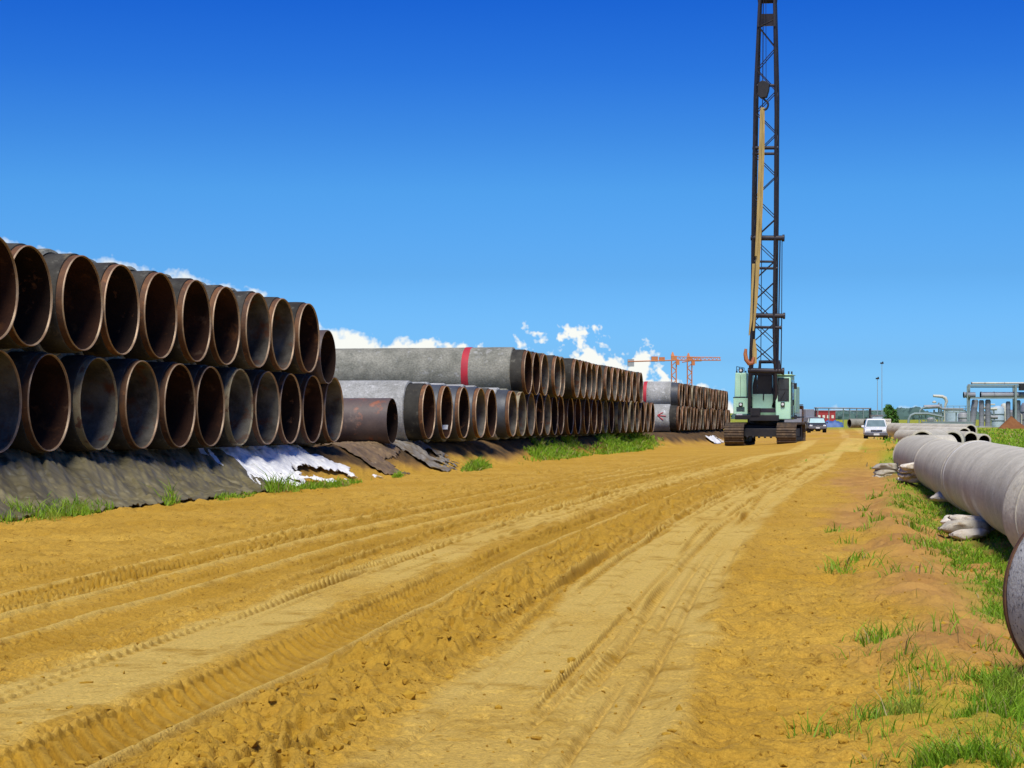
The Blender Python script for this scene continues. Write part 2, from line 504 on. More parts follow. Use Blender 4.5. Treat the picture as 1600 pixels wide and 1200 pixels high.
M['ink'] = pmat('ink', (.03, .02, .02), (.04, .03, .03), 5, .8)
M['clod'] = pmat('clod', (.46, .275, .03), (.34, .185, .02), 6, .95, bump=.4, bscale=60, spec=.1)


def grass_mat(name, c1, c2, c3):
    m, t, b = newmat(name)
    geo = t.nodes.new('ShaderNodeNewGeometry')
    at = t.nodes.new('ShaderNodeAttribute')
    at.attribute_name = 'tone'
    col = mixn(t, at.outputs['Fac'], c1, c2)
    col = mixn(t, rampn(t, noise(t, geo.outputs['Position'], 2.2, 2), .55, .72), col, c3)
    col = mixn(t, rampn(t, at.outputs['Fac'], .86, .93), col, (.40, .32, .13))
    t.links.new(col, b.inputs['Base Color'])
    b.inputs['Roughness'].default_value = .6
    b.inputs['Specular IOR Level'].default_value = .25
    tr = t.nodes.new('ShaderNodeBsdfTranslucent')
    t.links.new(col, tr.inputs[0])
    mx = t.nodes.new('ShaderNodeMixShader')
    mx.inputs[0].default_value = .35
    t.links.new(b.outputs[0], mx.inputs[1])
    t.links.new(tr.outputs[0], mx.inputs[2])
    t.links.new(mx.outputs[0], t.nodes['Material Output'].inputs[0])
    return m


M['grass'] = grass_mat('grass_blades', (.13, .28, .012), (.30, .46, .022), (.33, .40, .05))


def ground_mat():
    m, t, b = newmat('sand_ground')
    geo = t.nodes.new('ShaderNodeNewGeometry')
    pos = geo.outputs['Position']
    at = t.nodes.new('ShaderNodeAttribute')
    at.attribute_name = 'mask'
    sp = t.nodes.new('ShaderNodeSeparateColor')
    t.links.new(at.outputs['Color'], sp.inputs[0])
    c = mixn(t, rampn(t, noise(t, pos, .35, 4), .35, .65), (.67, .405, .062), (.57, .325, .038))
    c = mixn(t, sp.outputs[2], c, (.77, .525, .125))                      # compacted, paler sand
    c = mixn(t, rampn(t, noise(t, pos, 2.7, 5, .65), .52, .74), c, (.47, .265, .028))
    c = mixn(t, .55, c, mixn(t, 1.0, c, rampn(t, noise(t, pos, 55, 3, .7), .15, .72), 'MULTIPLY'))
    mpx = t.nodes.new('ShaderNodeMapping')
    mpx.inputs['Rotation'].default_value = (0, 0, R(13))
    mpx.inputs['Scale'].default_value = (1, .42, 1)
    t.links.new(pos, mpx.inputs[0])
    sp1 = rampn(t, noise(t, mpx.outputs[0], 17, 4, .75), .60, .68)
    sp2 = rampn(t, noise(t, mpx.outputs[0], 6.5, 6, .78), .60, .69)
    inv = t.nodes.new('ShaderNodeMath')
    inv.operation = 'MULTIPLY_ADD'
    inv.inputs[1].default_value = -.75
    inv.inputs[2].default_value = 1.0
    t.links.new(sp.outputs[2], inv.inputs[0])
    for q_ in (sp1, sp2):
        mm = t.nodes.new('ShaderNodeMath')
        mm.operation = 'MULTIPLY'
        t.links.new(q_, mm.inputs[0])
        t.links.new(inv.outputs[0], mm.inputs[1])
        c = mixn(t, mm.outputs[0], c, (.22, .11, .010))
    c = mixn(t, at.outputs['Alpha'], c, mixn(t, rampn(t, noise(t, pos, 4.0, 4), .35, .6), (.47, .268, .026), (.34, .185, .016)))  # alpha darkens damp churned sand and carries the painted groove shade
    brown = mixn(t, rampn(t, noise(t, pos, 1.2, 4), .4, .6), (.50, .275, .075), (.38, .195, .055))
    c = mixn(t, sp.outputs[1], c, brown)
    ab = t.nodes.new('ShaderNodeAttribute')
    ab.attribute_name = 'bank'
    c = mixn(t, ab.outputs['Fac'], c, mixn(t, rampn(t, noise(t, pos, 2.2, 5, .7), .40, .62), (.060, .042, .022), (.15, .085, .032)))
    gr = mixn(t, rampn(t, noise(t, pos, 3.0, 5), .38, .62), (.13, .25, .014), (.22, .33, .022))
    gr = mixn(t, rampn(t, noise(t, pos, .55, 4), .55, .70), gr, (.24, .22, .05))
    c = mixn(t, sp.outputs[0], c, gr)
    t.links.new(c, b.inputs['Base Color'])
    b.inputs['Roughness'].default_value = .95
    b.inputs['Specular IOR Level'].default_value = .12
    bn = t.nodes.new('ShaderNodeBump')
    bn.inputs['Strength'].default_value = .8
    bn.inputs['Distance'].default_value = .035
    bh = t.nodes.new('ShaderNodeMath')
    bh.operation = 'MULTIPLY_ADD'
    bh.inputs[1].default_value = .45
    t.links.new(noise(t, pos, 75, 3, .7), bh.inputs[0])
    t.links.new(noise(t, pos, 20, 6, .75), bh.inputs[2])
    t.links.new(bh.outputs[0], bn.inputs['Height'])
    t.links.new(bn.outputs[0], b.inputs['Normal'])
    return m


# ------------------------------------------------------------------ mesh helpers
class MB:
    def __init__(s):
        s.v, s.f, s.m, s.sm = [], [], [], []

    def add(s, verts, faces, mi=0, smooth=False, mat=None):
        o = len(s.v)
        if mat is not None:
            verts = [mat @ Vector(p) for p in verts]
        s.v.extend([tuple(p) for p in verts])
        for f in faces:
            s.f.append(tuple(i + o for i in f))
            s.m.append(mi)
            s.sm.append(smooth)

    def box(s, c, size, rz=0, mi=0, taper=(1, 1), mat=None):
        x, y, z = (k / 2 for k in size)
        vs_ = []
        for sz in (-1, 1):
            kx, ky = (1, 1) if sz < 0 else taper
            for sx, sy in ((-1, -1), (1, -1), (1, 1), (-1, 1)):
                px, py = sx * x * kx, sy * y * ky
                vs_.append((c[0] + px * math.cos(rz) - py * math.sin(rz), c[1] + px * math.sin(rz) + py * math.cos(rz), c[2] + sz * z))
        s.add(vs_, [(3, 2, 1, 0), (4, 5, 6, 7), (0, 1, 5, 4), (1, 2, 6, 5), (2, 3, 7, 6), (3, 0, 4, 7)], mi, mat=mat)
        return s

    def hexa(s, pts, mi=0, mat=None):
        s.add(pts, [(3, 2, 1, 0), (4, 5, 6, 7), (0, 1, 5, 4), (1, 2, 6, 5), (2, 3, 7, 6), (3, 0, 4, 7)], mi, mat=mat)
        return s

    def prism(s, poly, axis, a0, a1, mi=0, mat=None):
        """a polygon extruded along an axis; poly holds the two other coordinates in order"""
        n = len(poly)

        def pt(p, a):
            return (a, p[0], p[1]) if axis == 'x' else ((p[0], a, p[1]) if axis == 'y' else (p[0], p[1], a))
        vs_ = [pt(p, a0) for p in poly] + [pt(p, a1) for p in poly]
        s.add(vs_, [tuple(range(n))[::-1], tuple(range(n, 2 * n))] + [(i, (i + 1) % n, n + (i + 1) % n, n + i) for i in range(n)], mi, mat=mat)
        return s

    def tube(s, p0, p1, r, n=8, r1=None, mi=0, caps=True):
        p0, p1 = Vector(p0), Vector(p1)
        r1 = r if r1 is None else r1
        a = (p1 - p0)
        if a.length < 1e-6:
            return s
        a.normalize()
        u = a.cross(Vector((0, 0, 1)) if abs(a.z) < 0.9 else Vector((1, 0, 0))).normalized()
        w = a.cross(u)
        vs_ = []
        for p, rr in ((p0, r), (p1, r1)):
            for i in range(n):
                t = 2 * math.pi * i / n
                vs_.append(p + (u * math.cos(t) + w * math.sin(t)) * rr)
        s.add(vs_, [(i, (i + 1) % n, n + (i + 1) % n, n + i) for i in range(n)], mi, True)
        if caps:
            s.add(vs_, [tuple(range(n))[::-1], tuple(range(n, 2 * n))], mi)
        return s

    def path(s, pts, r, n=8, mi=0, caps=True):
        pts = [Vector(p) for p in pts]
        vs_ = []
        up = None
        for k, p in enumerate(pts):
            a = (pts[min(k + 1, len(pts) - 1)] - pts[max(k - 1, 0)]).normalized()
            if up is None:
                up = a.cross(Vector((0, 0, 1)) if abs(a.z) < .9 else Vector((1, 0, 0))).normalized()
            up = (up - a * up.dot(a)).normalized()
            w = a.cross(up)
            rr = r[k] if isinstance(r, (list, tuple)) else r
            for i in range(n):
                t = 2 * math.pi * i / n
                vs_.append(p + (up * math.cos(t) + w * math.sin(t)) * rr)
        fs = []
        for k in range(len(pts) - 1):
            for i in range(n):
                fs.append((k * n + i, k * n + (i + 1) % n, (k + 1) * n + (i + 1) % n, (k + 1) * n + i))
        s.add(vs_, fs, mi, True)
        if caps:
            s.add(vs_, [tuple(range(n))[::-1], tuple(range((len(pts) - 1) * n, len(pts) * n))], mi)
        return s

    def lathe(s, prof, n=48, mat=None, mi=0, fn=None, closed=False):
        """profile of (x, radius) turned round the local x axis"""
        vs_ = []
        for (x, r) in prof:
            for i in range(n):
                t = 2 * math.pi * i / n
                rr = r * (fn(x, t) if fn else 1)
                vs_.append((x, rr * math.cos(t), rr * math.sin(t)))
        k = len(prof)
        fs = []
        for j in range(k if closed else k - 1):
            j2 = (j + 1) % k
            for i in range(n):
                fs.append((j * n + i, j * n + (i + 1) % n, j2 * n + (i + 1) % n, j2 * n + i))
        s.add(vs_, fs, mi, True, mat)
        return s

    def mesh(s, name, mats, sharp=35, fix=True):
        me = bpy.data.meshes.new(name)
        me.from_pydata(s.v, [], s.f)
        mats = mats if isinstance(mats, (list, tuple)) else [mats]
        for m in mats:
            me.materials.append(m)
        me.polygons.foreach_set('material_index', s.m)
        if fix:
            bm = bmesh.new()
            bm.from_mesh(me)
            bmesh.ops.remove_doubles(bm, verts=bm.verts, dist=1e-5)
            bmesh.ops.recalc_face_normals(bm, faces=bm.faces)
            bm.to_mesh(me)
            bm.free()
        me.polygons.foreach_set('use_smooth', [True] * len(me.polygons))
        me.set_sharp_from_angle(angle=R(sharp))
        return me

    def build(s, name, mats, parent=None, bevel=0, sharp=35):
        o = link(name, s.mesh(name, mats, sharp), parent)
        if bevel:
            bv = o.modifiers.new('bevel', 'BEVEL')
            bv.width = bevel
            bv.segments = 2
            bv.limit_method = 'ANGLE'
            bv.angle_limit = R(40)
        return o


def link(name, me, parent=None):
    o = bpy.data.objects.new(name, me)
    COL.objects.link(o)
    if parent:
        o.parent = parent
    return o


def tag(o, label, cat, group=None, kind=None):
    o['label'] = label
    o['category'] = cat
    if group:
        o['group'] = group
    if kind:
        o['kind'] = kind
    return o


def thing(name, label, cat, loc=(0, 0, 0), rz=0, group=None):
    o = bpy.data.objects.new(name, None)
    o.empty_display_size = .2
    COL.objects.link(o)
    o.location = loc
    o.rotation_euler = (0, 0, rz)
    return tag(o, label, cat, group)


def dup(root, loc, rz, label, group=None):
    r = root.copy()
    COL.objects.link(r)
    r.location = loc
    r.rotation_euler = (root.rotation_euler[0], root.rotation_euler[1], rz)
    r['label'] = label
    if group:
        r['group'] = group
    for ch in list(root.children):
        c = ch.copy()
        COL.objects.link(c)
        c.parent = r
        for g in ch.children:
            d = g.copy()
            COL.objects.link(d)
            d.parent = c
    return r


def quick_mesh(name, verts, faces4, mat, smooth=True):
    """large mesh from numpy arrays of quads"""
    me = bpy.data.meshes.new(name)
    nv, nf, k = len(verts), len(faces4), faces4.shape[1]
    me.vertices.add(nv)
    me.vertices.foreach_set('co', np.ascontiguousarray(verts, np.float32).ravel())
    me.loops.add(nf * k)
    me.loops.foreach_set('vertex_index', np.ascontiguousarray(faces4, np.int32).ravel())
    me.polygons.add(nf)
    me.polygons.foreach_set('loop_start', np.arange(0, nf * k, k, dtype=np.int32))
    me.polygons.foreach_set('loop_total', np.full(nf, k, np.int32))
    me.polygons.foreach_set('use_smooth', np.full(nf, smooth))
    me.update(calc_edges=True)
    me.materials.append(mat)
    return me


# ------------------------------------------------------------------ ground sheet
def build_ground():
    u_in = np.linspace(-0.33, 0.33, 900)
    k = np.arange(1, 26)
    ext = 0.33 + 0.012 * k * 1.0 + 0.30 * (k / 10.0) ** 3
    u = np.concatenate([-ext[::-1], u_in, ext])
    inv = np.linspace(1 / 6.0, 1 / 112.0, 760)
    yin = 1 / inv
    yout = 1 / np.linspace(1 / 113.0, 1 / 9000.0, 110)
    yb = np.array([-40, -25, -15, -8, -3, 0, 2, 3.5, 4.6, 5.4])
    y = np.concatenate([yb, yin, yout])
    U, Y = np.meshgrid(u, y)
    X = U * np.maximum(Y, 5.5)
    z, c0, c, d, l, bank, smooth, damp_shade = terrain(X, Y)
    V = np.stack([X, Y, z], -1).reshape(-1, 3)
    ny, nx = U.shape
    idx = np.arange(ny * nx).reshape(ny, nx)
    Q = np.stack([idx[:-1, :-1], idx[:-1, 1:], idx[1:, 1:], idx[1:, :-1]], -1).reshape(-1, 4)
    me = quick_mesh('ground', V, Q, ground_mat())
    green = green_mask(X, Y, c0) * (.42 + .5 * sstep(10, 45, Y)) * np.clip(.75 + 1.2 * fbm(X * 2.4, Y * 2.0, 2, 211), 0, 1)
    n = fbm(X * .6, Y * .6, 3, 301)
    # soil of the bank is browner, and so is the strip between windrow and pipeline
    brown = sstep(0.1, .6, bank + n * .35) * .95
    strip = sstep(-1.9, -1.2, X - pipeline_x(Y) + n * .8) * sstep(60, 40, Y) * sstep(7.5, 9.5, Y) * .9
    farb = sstep(80, 120, Y) * .55 * sstep(-.2, .3, n)
    brown = np.clip(np.maximum(np.maximum(brown, strip), farb), 0, 1)
    left_green = sstep(.15, .35, fbm(X * .5, Y * .5, 2, 305)) * sstep(-12, -16, d) * .8
    green = np.maximum(green, left_green)
    far = sstep(380, 700, Y)
    green = np.maximum(green, far * .75)
    green = np.maximum(green, sstep(225, 300, Y) * .7)
    colr = np.stack([green, brown, smooth, damp_shade], -1).reshape(-1, 4).astype(np.float32)
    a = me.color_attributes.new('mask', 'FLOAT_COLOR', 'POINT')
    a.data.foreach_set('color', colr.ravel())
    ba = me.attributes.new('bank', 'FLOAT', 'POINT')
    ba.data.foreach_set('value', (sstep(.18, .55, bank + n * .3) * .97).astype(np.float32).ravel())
    o = link('ground', me)
    tag(o, 'yellow sandy ground with tyre tracks running to the crane', 'ground', kind='structure')


build_ground()

# ------------------------------------------------------------------ concrete coated pipes
RP, RC = 0.71, 0.815              # steel and coating radius


def pipe_meshes():
    ms = {}
    mb = MB()
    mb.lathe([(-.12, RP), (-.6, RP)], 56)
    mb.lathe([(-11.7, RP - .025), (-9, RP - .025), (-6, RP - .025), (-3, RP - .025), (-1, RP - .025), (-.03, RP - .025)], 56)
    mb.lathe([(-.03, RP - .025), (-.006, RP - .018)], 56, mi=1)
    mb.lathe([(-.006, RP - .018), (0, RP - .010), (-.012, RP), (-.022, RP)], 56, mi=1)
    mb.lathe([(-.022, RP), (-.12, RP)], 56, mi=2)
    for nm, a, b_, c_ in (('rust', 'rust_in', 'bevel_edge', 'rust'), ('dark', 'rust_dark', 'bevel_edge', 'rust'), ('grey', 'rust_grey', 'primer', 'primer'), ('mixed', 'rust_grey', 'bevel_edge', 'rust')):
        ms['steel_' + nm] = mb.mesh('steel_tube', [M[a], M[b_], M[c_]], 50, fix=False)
    for k in range(3):
        mb = MB()
        mb.lathe([(-.115, RP + .002), (-.118, RP + .022), (-.13, RP + .028), (-.30, RP + .03), (-.56, RP + .03)], 56,
                 fn=lambda x, t: 1 + .004 * math.sin(3 * t + k + x * 9))
        ms['wrap%d' % k] = mb.mesh('wrap_collar', M['wrap'], 50)
    for k in range(4):
        mb = MB()
        e = [random.uniform(-.05, .05) for _ in range(5)]
        ph = [random.uniform(0, 6.28) for _ in range(6)]
        rag = random.uniform(.0, .025)

        def fn(x, t, ph=ph):
            return 1 + .0045 * math.sin(2 * t + ph[0] + x * .5) + .003 * math.sin(5 * t + ph[1] + x * 1.7) + .002 * math.sin(9 * t + ph[2] - x * 4)
        xs = np.linspace(-.55, -11.4, 26)
        prof = [(-.49 + e[0], RP + .03), (-.47 + e[0], RP + .05), (-.49 + e[0], RC - .012), (-.52 + e[0], RC)] + [(x, RC) for x in xs] + [(-11.45, RP)]
        mb.lathe(prof, 56, fn=fn)
        if rag:
            mb.v = [(v[0] + (rag * math.sin(4 * math.atan2(v[2], v[1]) + ph[3]) + rag * .7 * math.sin(11 * math.atan2(v[2], v[1]) + ph[4]) if v[0] > -.6 else 0), v[1], v[2]) for v in mb.v]
        ms['coat%d' % k] = mb.mesh('concrete_coating', M['concrete'], 40)
        pale = ms['coat%d' % k].copy()
        pale.materials[0] = M['concrete_pale']
        ms['pale%d' % k] = pale
    return ms


PM = pipe_meshes()
TUBE = math.atan(0.2)


def pipe(x, y, z, label, group, steel, wrap=0, coat='coat0', roll=0.0, wrap_mat=None, yaw=0.0):
    t = thing('coated_pipe', label, 'pipe', (x, y, z), -TUBE + yaw, group)
    t.rotation_euler = (roll, 0, -TUBE + yaw)
    st = link('steel_tube', PM['steel_' + steel], t)
    st.location.x = random.uniform(-.03, .06)
    w = link('wrap_collar', PM['wrap%d' % wrap], t)
    w.location.x = st.location.x
    if wrap_mat:
        w.material_slots[0].link = 'OBJECT'
        w.material_slots[0].material = M[wrap_mat]
    link('concrete_coating', PM[coat], t)
    return t


ORD = ['first', 'second', 'third', 'fourth', 'fifth', 'sixth', 'seventh', 'eighth', 'ninth', 'tenth', 'eleventh', 'twelfth', 'thirteenth',
       'fourteenth', 'fifteenth', 'sixteenth', 'seventeenth', 'eighteenth', 'nineteenth', 'twentieth', 'twenty-first', 'twenty-second', 'twenty-third',
       'twenty-fourth', 'twenty-fifth', 'twenty-sixth', 'twenty-seventh']
LOOK = {'rust': 'rust-rimmed', 'dark': 'dark-mouthed', 'grey': 'pale-rimmed', 'mixed': 'grey-lined'}


def solve_stagger(x, y, px, lim):
    """slide a face out along its axis until it stands at the column of the photograph"""
    if px is None:
        return random.uniform(-.08, .08)
    u = (px - 800) / F
    # (x + c s) / (y - n s) = u
    s_ = (u * y - x) / (math.cos(TUBE) + u * math.sin(TUBE))
    return max(-lim, min(lim, s_))


def row_z(y, d=0.0):
    return row_center_z(y)


# nearest stack
G1 = 'coated pipes in the nearest stack'
bx = [-8, 75, 158, 222, 280, 330, 376, 417, 452, 488, 524]
bl = ['mixed', 'rust', 'grey', 'mixed', 'rust', 'rust', 'grey', 'mixed', 'dark', 'rust', 'mixed']
extra1 = ['cut by the left picture edge', 'with a white chalk mark inside', 'with flaking pale rim and shiny grey inside', '', '', '', 'with pale rim and grey lining', '', 'with brown shadowed mouth', '', 'at the right end against the bare pipe']
pipes1 = []
for i, px in enumerate(bx):
    t_ = i - 1
    y = 27.7 + 1.567 * t_
    x = -6.69 + .316 * t_
    s_ = solve_stagger(x, y, px, .3)
    where = 'in the lower row of the nearest stack'
    
    lab = '%s pipe %s, %s from the left' % (LOOK[bl[i]], where, ORD[i])
    o = pipe(x + s_ * math.cos(TUBE), y - s_ * math.sin(TUBE), row_z(y), lab, G1, bl[i], i % 3, 'coat%d' % (i % 4), roll=random.uniform(0, 6.28), yaw=random.uniform(-.012, .012))
    pipes1.append(o)
tx = [-13, 48, 130, 188, 252, 304, 356, 403, 443, 480]
tl = ['rust', 'dark', 'rust', 'dark', 'rust', 'rust', 'rust', 'mixed', 'mixed', 'rust']
for i, px in enumerate(tx):
    t_ = i - 1.5
    y = 27.7 + 1.567 * t_
    x = -6.69 + .316 * t_
    s_ = solve_stagger(x, y, px, .4)
    lab = '%s pipe in the upper row of the nearest stack, %s from the left' % (LOOK[tl[i]], ORD[i])
    pipe(x + s_ * math.cos(TUBE), y - s_ * math.sin(TUBE), row_z(y) + 1.49 - .004 * i, lab, G1, tl[i], (i + 1) % 3, 'coat%d' % ((i + 2) % 4), roll=random.uniform(0, 6.28), yaw=random.uniform(-.01, .01))
# white chalk scratch inside the second lower pipe and a scrape in an upper one
for o, pts in ((pipes1[1], [(-.35, 4.05), (-.16, 4.35), (-.36, 4.45)]), (pipes1[5], [(-.2, 4.6), (-.1, 4.75)])):
    mb = MB()
    q = []
    for (xx, aa) in pts:
        aa -= o.rotation_euler[0]
        q.append((xx, (RP - .03) * math.cos(aa), (RP - .03) * math.sin(aa)))
    mb.path(q, .007, 4)
    mb.build('chalk_mark', M['white_paint'], o)

# bare steel pipes between the stacks
def bare_pipe(px, y, z, label, r, length=11.0, s_=0.0):
    x = (px - 800) / F * y
    t = thing('bare_steel_pipe', label, 'pipe', (x, y, z), -TUBE, 'bare steel pipes')
    mb = MB()
    mb.lathe([(-length, r), (-length * .66, r), (-length * .33, r), (-.012, r), (0, r - .004)], 56, mi=0)
    mb.lathe([(0, r - .004), (-.001, r - .018)], 56, mi=1)
    mb.lathe([(-.001, r - .018), (-1, r - .02), (-length * .5, r - .02), (-length, r - .02)], 56, mi=2)
    mb.build('pipe_wall', [M['bare_steel'], M['bevel_edge'], M['rust_dark']], t, sharp=50)
    return t


yb = 41.0
bare_pipe(513, yb, row_z(yb) + 1.12, 'bare brown steel pipe at the right end of the nearest stack, upper row', .575)
yb = 47.0
bare_pipe(613, yb, row_z(yb) - .80 + .56, 'bare rusty steel pipe low between the nearest and the middle stack', .56)

# middle stack
G2 = 'coated pipes in the middle stack'
bx2 = [670, 697, 723, 749.5, 769, 803, 817.5, 831, 844, 857.5, 868, 878, 891, 904, 917.5, 927, 937, 947.5, 956, 967, 979, 987.5, 995.5, 1004, 1011, 1020.5]
kinds = ['rust', 'mixed', 'rust', 'dark', 'grey']


def ends(i, n):
    return 'the near end' if i <= n // 2 else 'the far end'


mid_b = []
for i, px in enumerate(bx2):
    y = 49.8 + 1.69 * i if i < 5 else 59.6 + 1.69 * (i - 5)
    x = -2.16 + .2065 * (y - 49.8)
    s_ = solve_stagger(x, y, px, .45)
    kd = ['rust', 'rust', 'dark', 'mixed', 'rust'][i] if i < 5 else kinds[(i * 7 + i // 3) % 5]
    n = len(bx2)
    j = i if i <= n // 2 else n - 1 - i
    lab = '%s pipe in the lower row of the middle stack, %s from %s' % (LOOK[kd], ORD[j], ends(i, n))
    o = pipe(x + s_ * math.cos(TUBE), y - s_ * math.sin(TUBE), row_z(y), lab, G2, kd, i % 3, ('pale%d' if i < 6 else 'coat%d') % (i % 4), roll=random.uniform(0, 6.28),
             wrap_mat='wrap_grey' if i in (1, 2, 3, 5) else None)
    mid_b.append(o)
# white paper tag stuck inside the second pipe
mb = MB()
aa = math.atan2(-.42, .56) - mid_b[1].rotation_euler[0]
mt = Matrix.Rotation(aa, 4, 'X') @ Matrix.Translation((-.16, RP - .032, 0))
mb.box((0, 0, 0), (.16, .006, .15), mat=mt)
mb.build('paper_tag', M['paper'], mid_b[1])
tx2 = [827, 838, 852, 870, 876, 900, 912.5, 921, 929, 937.5, 949, 959, 967.5, 975, 983, 991, 1000.5]
for i, px in enumerate(tx2):
    y = 62.15 + 1.69 * i
    x = -2.16 + .2065 * (y - 49.8)
    s_ = solve_stagger(x, y, px, .5)
    kd = 'rust' if i < 2 else kinds[(i * 5 + 1) % 5]
    n = len(tx2)
    j = i if i <= n // 2 else n - 1 - i
    lab = '%s pipe in the upper row of the middle stack, %s from %s' % (LOOK[kd], ORD[j], ends(i, n))
    if i == 0:
        lab = 'long grey pipe with a red band, near end of the middle stack, upper row'
    o = pipe(x + s_ * math.cos(TUBE), y - s_ * math.sin(TUBE), row_z(y) + 1.352, lab, G2, kd, i % 3, 'coat%d' % (i % 4), roll=random.uniform(0, 6.28))
    if i == 0:
        mb = MB()
        mb.lathe([(-1.86, RC + .005), (-1.90, RC + .010), (-2.05, RC + .010), (-2.09, RC + .005)], 64, fn=lambda xx, tt: 1 + .0015 * math.sin(7 * tt))
        b_ = mb.build('red_band', M['red_paint'], o)
# far stack
G3 = 'coated pipes in the far stack'
n3 = 21
for i in range(n3):
    y = 111.5 + 1.68 * i
    x = 9.7 + .205 * (y - 111.5)
    kd = kinds[(i * 3) % 5]
    j = i if i <= n3 // 2 else n3 - 1 - i
    lab = '%s pipe in the lower row of the far stack, %s from %s' % (LOOK[kd], ORD[j], ends(i, n3))
    if i == 0:
        lab = 'pale pipe with a painted red arrow, near end of the far stack, lower row'
    o = pipe(x + random.uniform(-.12, .12), y, row_z(y), lab, G3, kd, i % 3, 'pale1' if i == 0 else 'coat%d' % (i % 4), roll=0 if i == 0 else random.uniform(0, 6.28))
    if i == 0:
        mb = MB()

        def on(xx, zz):
            return (xx, -math.sqrt((RC + .012) ** 2 - zz * zz), zz)
        for a_, b_ in (((-1.15, .17), (-.66, .12)), ((-1.15, .17), (-.85, .33)), ((-1.15, .17), (-.83, -.10))):
            pp = [on(a_[0] + (b_[0] - a_[0]) * k / 5, a_[1] + (b_[1] - a_[1]) * k / 5) for k in range(6)]
            mb.path(pp, .028, 5)
        mb.build('painted_arrow', M['red_paint'], o)
n3t = 18
for i in range(n3t):
    y = 113.2 + 1.68 * i
    x = 9.95 + .205 * (y - 113.2)
    kd = kinds[(i * 2 + 1) % 5]
    j = i if i <= n3t // 2 else n3t - 1 - i
    lab = '%s pipe in the upper row of the far stack, %s from %s' % (LOOK[kd], ORD[j], ends(i, n3t))
    if i == 0:
        lab = 'grey pipe with a faded red band, near end of the far stack, upper row'
    o = pipe(x + random.uniform(-.12, .12), y, row_z(y) + 1.36, lab, G3, kd, i % 3, 'pale2' if i == 0 else 'coat%d' % (i % 4), roll=random.uniform(0, 6.28), wrap_mat='wrap_grey' if i == 0 else None)
    if i == 0:
        mb = MB()
        mb.lathe([(-1.93, RC + .004), (-1.97, RC + .009), (-2.09, RC + .009), (-2.13, RC + .004)], 64)
        mb.build('red_band', M['red_paint'], o)


# ------------------------------------------------------------------ sheets over the bank
def l_at(px, d):
    """distance along the row at which a line d in front of the faces crosses a column of the photograph"""
    u = (px - 800) / F
    p = (ROW0[0] + NV[0] * d, ROW0[1] + NV[1] * d)
    # p.x + l ex = u (p.y + l ey)
    return (u * p[1] - p[0]) / (EV[0] - u * EV[1])


def sheet(name, px0, px1, label, cat, mat, seed, hole=0.0, skew=0.0, d_foot=1.15, d_top=-1.0, fold=.05, foot_noise=.15, thick=.006, lift=.02, nl=260, nd=70, radial=0.0):
    l0, l1 = l_at(px0, .9), l_at(px1, .9)
    ll, tt = np.meshgrid(np.linspace(0, 1, nl), np.linspace(0, 1, nd))
    foot = d_foot + foot_noise * fbm(ll[0] * 9, ll[0] * 0 + seed, 2, seed)
    D = foot[None, :] + (d_top - foot[None, :]) * tt
    Lm = l0 + (l1 - l0) * ll + skew * tt * ll + .12 * fbm(tt * 4, ll * 2, 2, seed + 3) * (1 - np.abs(2 * ll - 1)) * 0 + .10 * (fbm(tt * 5, tt * 0, 2, seed + 9)) * np.where(ll > .5, ll, 1 - ll)
    X = ROW0[0] + NV[0] * D + EV[0] * Lm
    Y = ROW0[1] + NV[1] * D + EV[1] * Lm
    zz = terrain(X, Y)[0]
    span = (l1 - l0)
    cvec = Lm + radial * D
    pleat = np.abs(fbm(cvec * 1.3, D * .35, 2, seed + 11)) * 1.2 + .55 * np.abs(fbm(cvec * 3.4 + D * 1.1, D * .3, 2, seed + 14)) + .8 * np.clip(.12 - np.abs(vnoise(cvec * 1.1 - D * .8, D * .2, seed + 19)), 0, 1) + .25 * fbm(cvec * 9, D * 1.2, 2, seed + 17)
    env_ = sstep(0, .10, tt) * .8 + .2
    zz = zz + lift + fold * (pleat + .25) * env_
    V = np.stack([X, Y, zz], -1).reshape(-1, 3)
    idx = np.arange(nl * nd).reshape(nd, nl)
    Q = np.stack([idx[:-1, :-1], idx[:-1, 1:], idx[1:, 1:], idx[1:, :-1]], -1).reshape(-1, 4)
    if hole > 0:
        hn = fbm(Lm * 1.1 + D * .7, D * 1.8 - Lm * .3, 4, seed + 30) + (.45 - tt) * 1.15 * hole + np.where(ll < .28, -.6, (ll - .5) * .35)
        keep = (hn[:-1, :-1] < .28).reshape(-1)
        Q = Q[keep]
        used = np.unique(Q)
        rem = np.full(len(V), -1)
        rem[used] = np.arange(len(used))
        V = V[used]
        Q = rem[Q]
    me = quick_mesh(name, V, Q, mat)
    o = link(name, me)
    sm = o.modifiers.new('thickness', 'SOLIDIFY')
    sm.thickness = thick
    sm.offset = 1
    return tag(o, label, cat)


